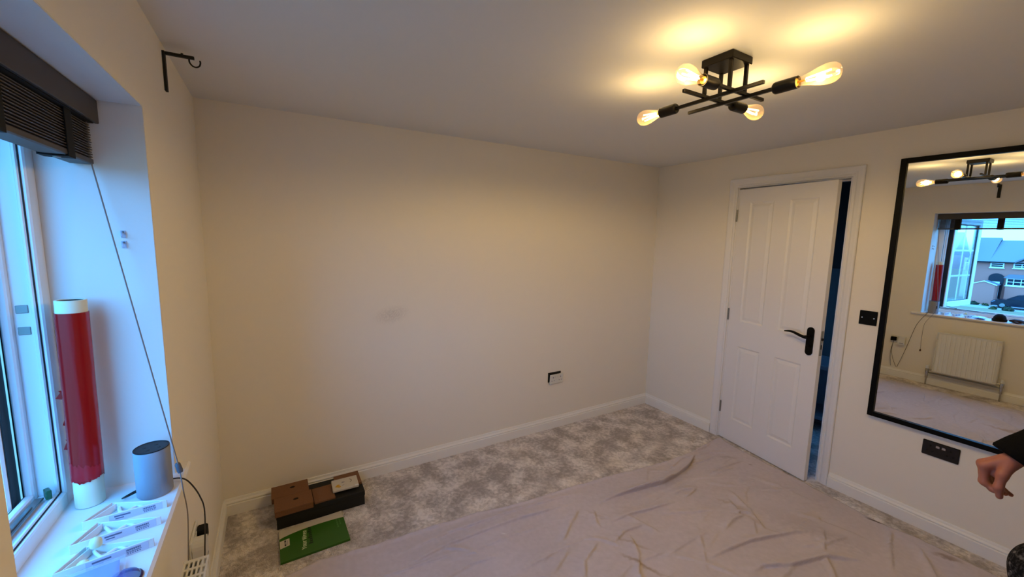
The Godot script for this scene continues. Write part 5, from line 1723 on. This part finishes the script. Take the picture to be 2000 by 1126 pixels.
func person():
	var o := Vector3(2.30, 0.006, 2.86)
	var P := thing("person", "person in black jacket and paint flecked dark trousers at the right edge, hand half closed", "person", o)
	# joints, in metres from the spot between the feet; the person faces the long wall (-z), right side at +x
	var hipR := Vector3(0.092, 0.92, 0.01); var kneeR := Vector3(0.130, 0.575, -0.245); var ankR := Vector3(0.130, 0.12, -0.215)
	var hipL := Vector3(-0.092, 0.92, 0.02); var kneeL := Vector3(-0.105, 0.50, 0.015); var ankL := Vector3(-0.105, 0.10, 0.215)
	var pelvis := Vector3(0, 0.97, 0.01); var waist := Vector3(0, 1.10, 0.0); var chest := Vector3(0, 1.28, 0.0); var neck := Vector3(0, 1.475, 0.005); var head := Vector3(0, 1.62, -0.02)
	var shR := Vector3(0.185, 1.405, 0.01); var elR := Vector3(0.215, 1.145, -0.165); var wrR := Vector3(0.166, 0.952, -0.358)
	var shL := Vector3(-0.185, 1.405, 0.02); var elL := Vector3(-0.235, 1.135, 0.10); var wrL := Vector3(-0.225, 0.90, 0.02)
	var torso := [[pelvis + Vector3(-0.075, 0, 0), pelvis + Vector3(0.075, 0, 0), 0.105, 0.105], [waist + Vector3(-0.06, 0, 0), waist + Vector3(0.06, 0, 0), 0.095, 0.095], [chest + Vector3(-0.085, 0, 0), chest + Vector3(0.085, 0, 0), 0.108, 0.108], [Vector3(-0.12, 1.38, 0.01), Vector3(0.12, 1.38, 0.01), 0.075, 0.075], [Vector3(0, 1.40, 0.01), neck + Vector3(0, 0.06, -0.005), 0.07, 0.055]]
	var arms := [[shR, elR, 0.052, 0.042], [elR, wrR, 0.042, 0.029], [shL, elL, 0.052, 0.042], [elL, wrL, 0.042, 0.029]]
	var legs := [[hipR, kneeR, 0.088, 0.062], [kneeR, ankR, 0.060, 0.040], [hipL, kneeL, 0.088, 0.062], [kneeL, ankL, 0.060, 0.040]]
	var feet := [[ankR + Vector3(0, -0.040, 0.01), ankR + Vector3(0.01, -0.080, -0.14), 0.036, 0.030], [ankL + Vector3(0, -0.035, 0.01), ankL + Vector3(-0.01, -0.062, -0.13), 0.036, 0.030]]
	var headp := [[head + Vector3(0, 0.035, 0.012), Vector3(0.075, 0.095, 0.094)], [head + Vector3(0, -0.045, -0.030), Vector3(0.055, 0.062, 0.062)], [head + Vector3(0, -0.085, -0.068), head + Vector3(0, -0.085, -0.066), 0.022, 0.022], [head + Vector3(0, 0.020, -0.090), head + Vector3(0, -0.022, -0.112), 0.008, 0.014], [head + Vector3(-0.028, 0.022, -0.078), head + Vector3(0.028, 0.022, -0.078), 0.012, 0.012], [head + Vector3(-0.017, -0.058, -0.088), head + Vector3(0.017, -0.058, -0.088), 0.007, 0.007], [head + Vector3(-0.014, -0.068, -0.087), head + Vector3(0.014, -0.068, -0.087), 0.007, 0.007],
		[head + Vector3(-0.078, 0.020, 0.012), head + Vector3(-0.076, -0.020, 0.004), 0.013, 0.009], [head + Vector3(0.078, 0.020, 0.012), head + Vector3(0.076, -0.020, 0.004), 0.013, 0.009]]
	# the body: one surface (coarse under the clothes, fine for head and hands)
	var st := SurfaceTool.new()
	st.begin(Mesh.PRIMITIVE_TRIANGLES)
	for part in [nets(torso + arms + legs + feet, 0.016, 0.05), nets(headp + [[neck + Vector3(0, -0.02, 0.0), head + Vector3(0, -0.04, 0.01), 0.056, 0.055]], 0.006, 0.022), nets(hand_right(wrR, elR), 0.0034, 0.010), nets(hand_left(wrL, elL), 0.0042, 0.010)]:
		st.append_from(part, 0, Transform3D())
	var body := obj("body", st.commit(), M.skin, P)
	for s in [-1.0, 1.0]:
		var eye := obj("eye", MB.new().lathe([Vector2(0, -0.0105), Vector2(0.0065, -0.008), Vector2(0.0105, 0), Vector2(0.0065, 0.008), Vector2(0, 0.0105)], 14), M.eye, body, head + Vector3(s * 0.030, 0.006, -0.0735))
		obj("iris", MB.new().lathe([Vector2(0, 0), Vector2(0.0048, 0), Vector2(0, 0.0015)], 12, Vector3(0, 0, -0.0098), Basis(Vector3.RIGHT, Vector3(0, 0, -1), Vector3.UP)), M.iris, eye)
	obj("lips", MB.new().tube([head + Vector3(-0.021, -0.064, -0.0945), head + Vector3(0, -0.063, -0.1015), head + Vector3(0.021, -0.064, -0.0945)], 0.0035, 8), mat(Color(0.55, 0.27, 0.24), 0.5), body)
	obj("hair", nets([[head + Vector3(0, 0.048, 0.022), Vector3(0.082, 0.094, 0.094)], [head + Vector3(0, -0.02, 0.055), Vector3(0.070, 0.065, 0.050)]], 0.008, 0.02, func(p: Vector3) -> float: return maxf(-(p.z - head.z) - 0.055 - 0.6 * maxf(p.y - head.y - 0.06, 0.0), head.y - 0.055 - p.y)), M.hair, P)
	# jacket: torso and sleeves a little larger, open at neck, hem and cuffs
	var jk := []
	for q in torso.slice(0, 4):
		jk.append([q[0], q[1], q[2] + 0.022, q[3] + 0.022])
	jk.append([pelvis + Vector3(-0.075, -0.06, 0), pelvis + Vector3(0.075, -0.06, 0), 0.128, 0.128])
	jk.append([pelvis + Vector3(-0.078, -0.17, -0.005), pelvis + Vector3(0.078, -0.17, -0.005), 0.130, 0.130])
	jk.append([Vector3(0, 1.42, 0.015), Vector3(0, 1.475, 0.012), 0.080, 0.076])
	jk.append([shR, elR, 0.074, 0.064]); jk.append([elR, wrR.lerp(elR, 0.05), 0.064, 0.049])
	jk.append([elR.lerp(wrR, 0.35) + Vector3(-0.004, 0.016, -0.02), elR.lerp(wrR, 0.60) + Vector3(-0.016, 0.014, -0.022), 0.040, 0.038])
	jk.append([elR.lerp(wrR, 0.80) + Vector3(0, 0.006, 0), elR.lerp(wrR, 1.22), 0.062, 0.060])
	jk.append([shL, elL, 0.074, 0.064]); jk.append([elL, wrL.lerp(elL, 0.10), 0.062, 0.046])
	var axR := (wrR - elR).normalized()
	var axL := (wrL - elL).normalized()
	var cut := func(p: Vector3) -> float:
		var a := (p - wrR).dot((axR + Vector3(-0.25, -0.30, 0.15)).normalized()) - 0.032 if p.distance_to(wrR) < 0.17 else -1.0
		var b := (p - wrL).dot(axL) + 0.010 if p.distance_to(wrL) < 0.14 else -1.0
		var c := 0.80 - p.y if Vector2(p.x, p.z).length() < 0.26 and p.distance_to(wrR) > 0.13 and p.distance_to(wrL) > 0.10 else -1.0
		return maxf(maxf(a, b), maxf(c, p.y - 1.51))
	obj("jacket", nets(jk, 0.011, 0.035, cut), M.jacket, P)
	# trousers, loose at the knee
	var tr := [[pelvis + Vector3(-0.075, -0.02, 0), pelvis + Vector3(0.075, -0.02, 0), 0.117, 0.117], [hipR, kneeR, 0.106, 0.090], [kneeR, ankR + Vector3(0, 0.0, 0.01), 0.088, 0.070], [kneeR + Vector3(0.0, 0.03, -0.012), kneeR + Vector3(0, -0.05, 0.0), 0.086, 0.078], [hipL, kneeL, 0.106, 0.088], [kneeL, ankL + Vector3(0, 0.0, 0.0), 0.086, 0.070]]
	obj("trousers", nets(tr, 0.012, 0.04, func(p: Vector3) -> float: return maxf(0.065 - p.y, p.y - 1.06)), M.trousers, P)
	for q in [[ankR, 0.01], [ankL, -0.01]]:
		var a: Vector3 = q[0]
		var drop := Vector3(0, 0.098 - a.y, 0)
		obj("boot", nets([[a + Vector3(0, 0.03, 0.0), a + Vector3(0, -0.04, 0.005) + drop, 0.048, 0.052], [a + Vector3(0, -0.050, 0.02) + drop, a + Vector3(q[1], -0.062, -0.15) + drop, 0.048, 0.042]], 0.009, 0.03, func(p: Vector3) -> float: return maxf(0.0015 - p.y, p.y - a.y - 0.05)), M.boot, P)

# right hand: back of the hand up, fingers curled down, thumb hanging on the near side
func hand_right(w: Vector3, e: Vector3) -> Array:
	# target spots in world, from the photograph, made local to the person
	var o := Vector3(2.30, 0, 2.86)
	var L := func(x: float, y: float, z: float) -> Vector3: return Vector3(x, y, z) - o
	var out := [[w.lerp(e, 0.25), w, 0.031, 0.027]]
	var kn := [L.call(2.428, 0.884, 2.424), L.call(2.449, 0.882, 2.416), L.call(2.469, 0.877, 2.420), L.call(2.487, 0.869, 2.428)]
	for i in 4:
		out.append([w + Vector3(-0.016 + 0.010 * i, 0.0, 0.0), kn[i], 0.0205, 0.0148])
	out.append([w + Vector3(-0.010, -0.012, -0.012), L.call(2.440, 0.866, 2.455), 0.024, 0.017])
	out.append([w + Vector3(0.010, -0.012, -0.012), L.call(2.470, 0.862, 2.450), 0.020, 0.014])
	var len1 := [0.046, 0.050, 0.046, 0.037]
	var r := [0.0105, 0.0107, 0.0100, 0.0090]
	for i in 4:
		var k: Vector3 = kn[i]
		var pip: Vector3 = k + Vector3(-0.002 + 0.002 * i, -len1[i] - 0.012, 0.006 + 0.002 * i)
		var dip: Vector3 = pip + Vector3(0.001 * i, -0.014 - 0.003 * i, 0.024)
		var tip: Vector3 = dip + Vector3(0.001 * i, 0.002 - 0.004 * i, 0.020)
		out.append([k, pip, r[i] + 0.0025, r[i]])
		out.append([pip, dip, r[i], r[i] - 0.0008])
		out.append([dip, tip, r[i] - 0.0008, r[i] - 0.0022])
	# thumb, leaving the side of the palm near its base
	var cmc: Vector3 = L.call(2.440, 0.925, 2.480)
	var mcp: Vector3 = L.call(2.413, 0.876, 2.468)
	var ip: Vector3 = L.call(2.402, 0.834, 2.466)
	var tp: Vector3 = L.call(2.404, 0.804, 2.471)
	out.append([cmc, mcp, 0.0205, 0.0145])
	out.append([mcp, ip, 0.0140, 0.0118])
	out.append([ip, tp, 0.0118, 0.0092])
	return out

func hand_left(w: Vector3, e: Vector3) -> Array:
	var d := (w - e).normalized()
	var fw := Vector3(0, 0, -1)
	var palm := d.cross(fw).normalized()
	var side := palm.cross(d).normalized()
	var out := [[w.lerp(e, 0.25), w, 0.031, 0.026]]
	var fl := [0.070, 0.078, 0.072, 0.056]
	for i in 4:
		var k := w + d * (0.085 - 0.004 * absf(i - 1.0)) + side * (0.030 - 0.020 * i)
		out.append([w + side * (0.012 - 0.008 * i) + d * 0.012, k, 0.018, 0.0125])
		var p: Vector3 = k + d * fl[i] * 0.5 + palm * 0.006
		var q: Vector3 = p + d * fl[i] * 0.27 + palm * 0.012
		var t: Vector3 = q + d * fl[i] * 0.16 + palm * 0.015
		out.append([k, p, 0.0105, 0.0095]); out.append([p, q, 0.0095, 0.0088]); out.append([q, t, 0.0088, 0.0072])
	var c := w + d * 0.022 + side * 0.022
	var m := w + d * 0.055 + side * 0.048 + palm * 0.012
	var ip := m + d * 0.032 + side * 0.008 + palm * 0.006
	out.append([c, m, 0.018, 0.0135]); out.append([m, ip, 0.013, 0.011]); out.append([ip, ip + d * 0.024, 0.011, 0.008])
	return out
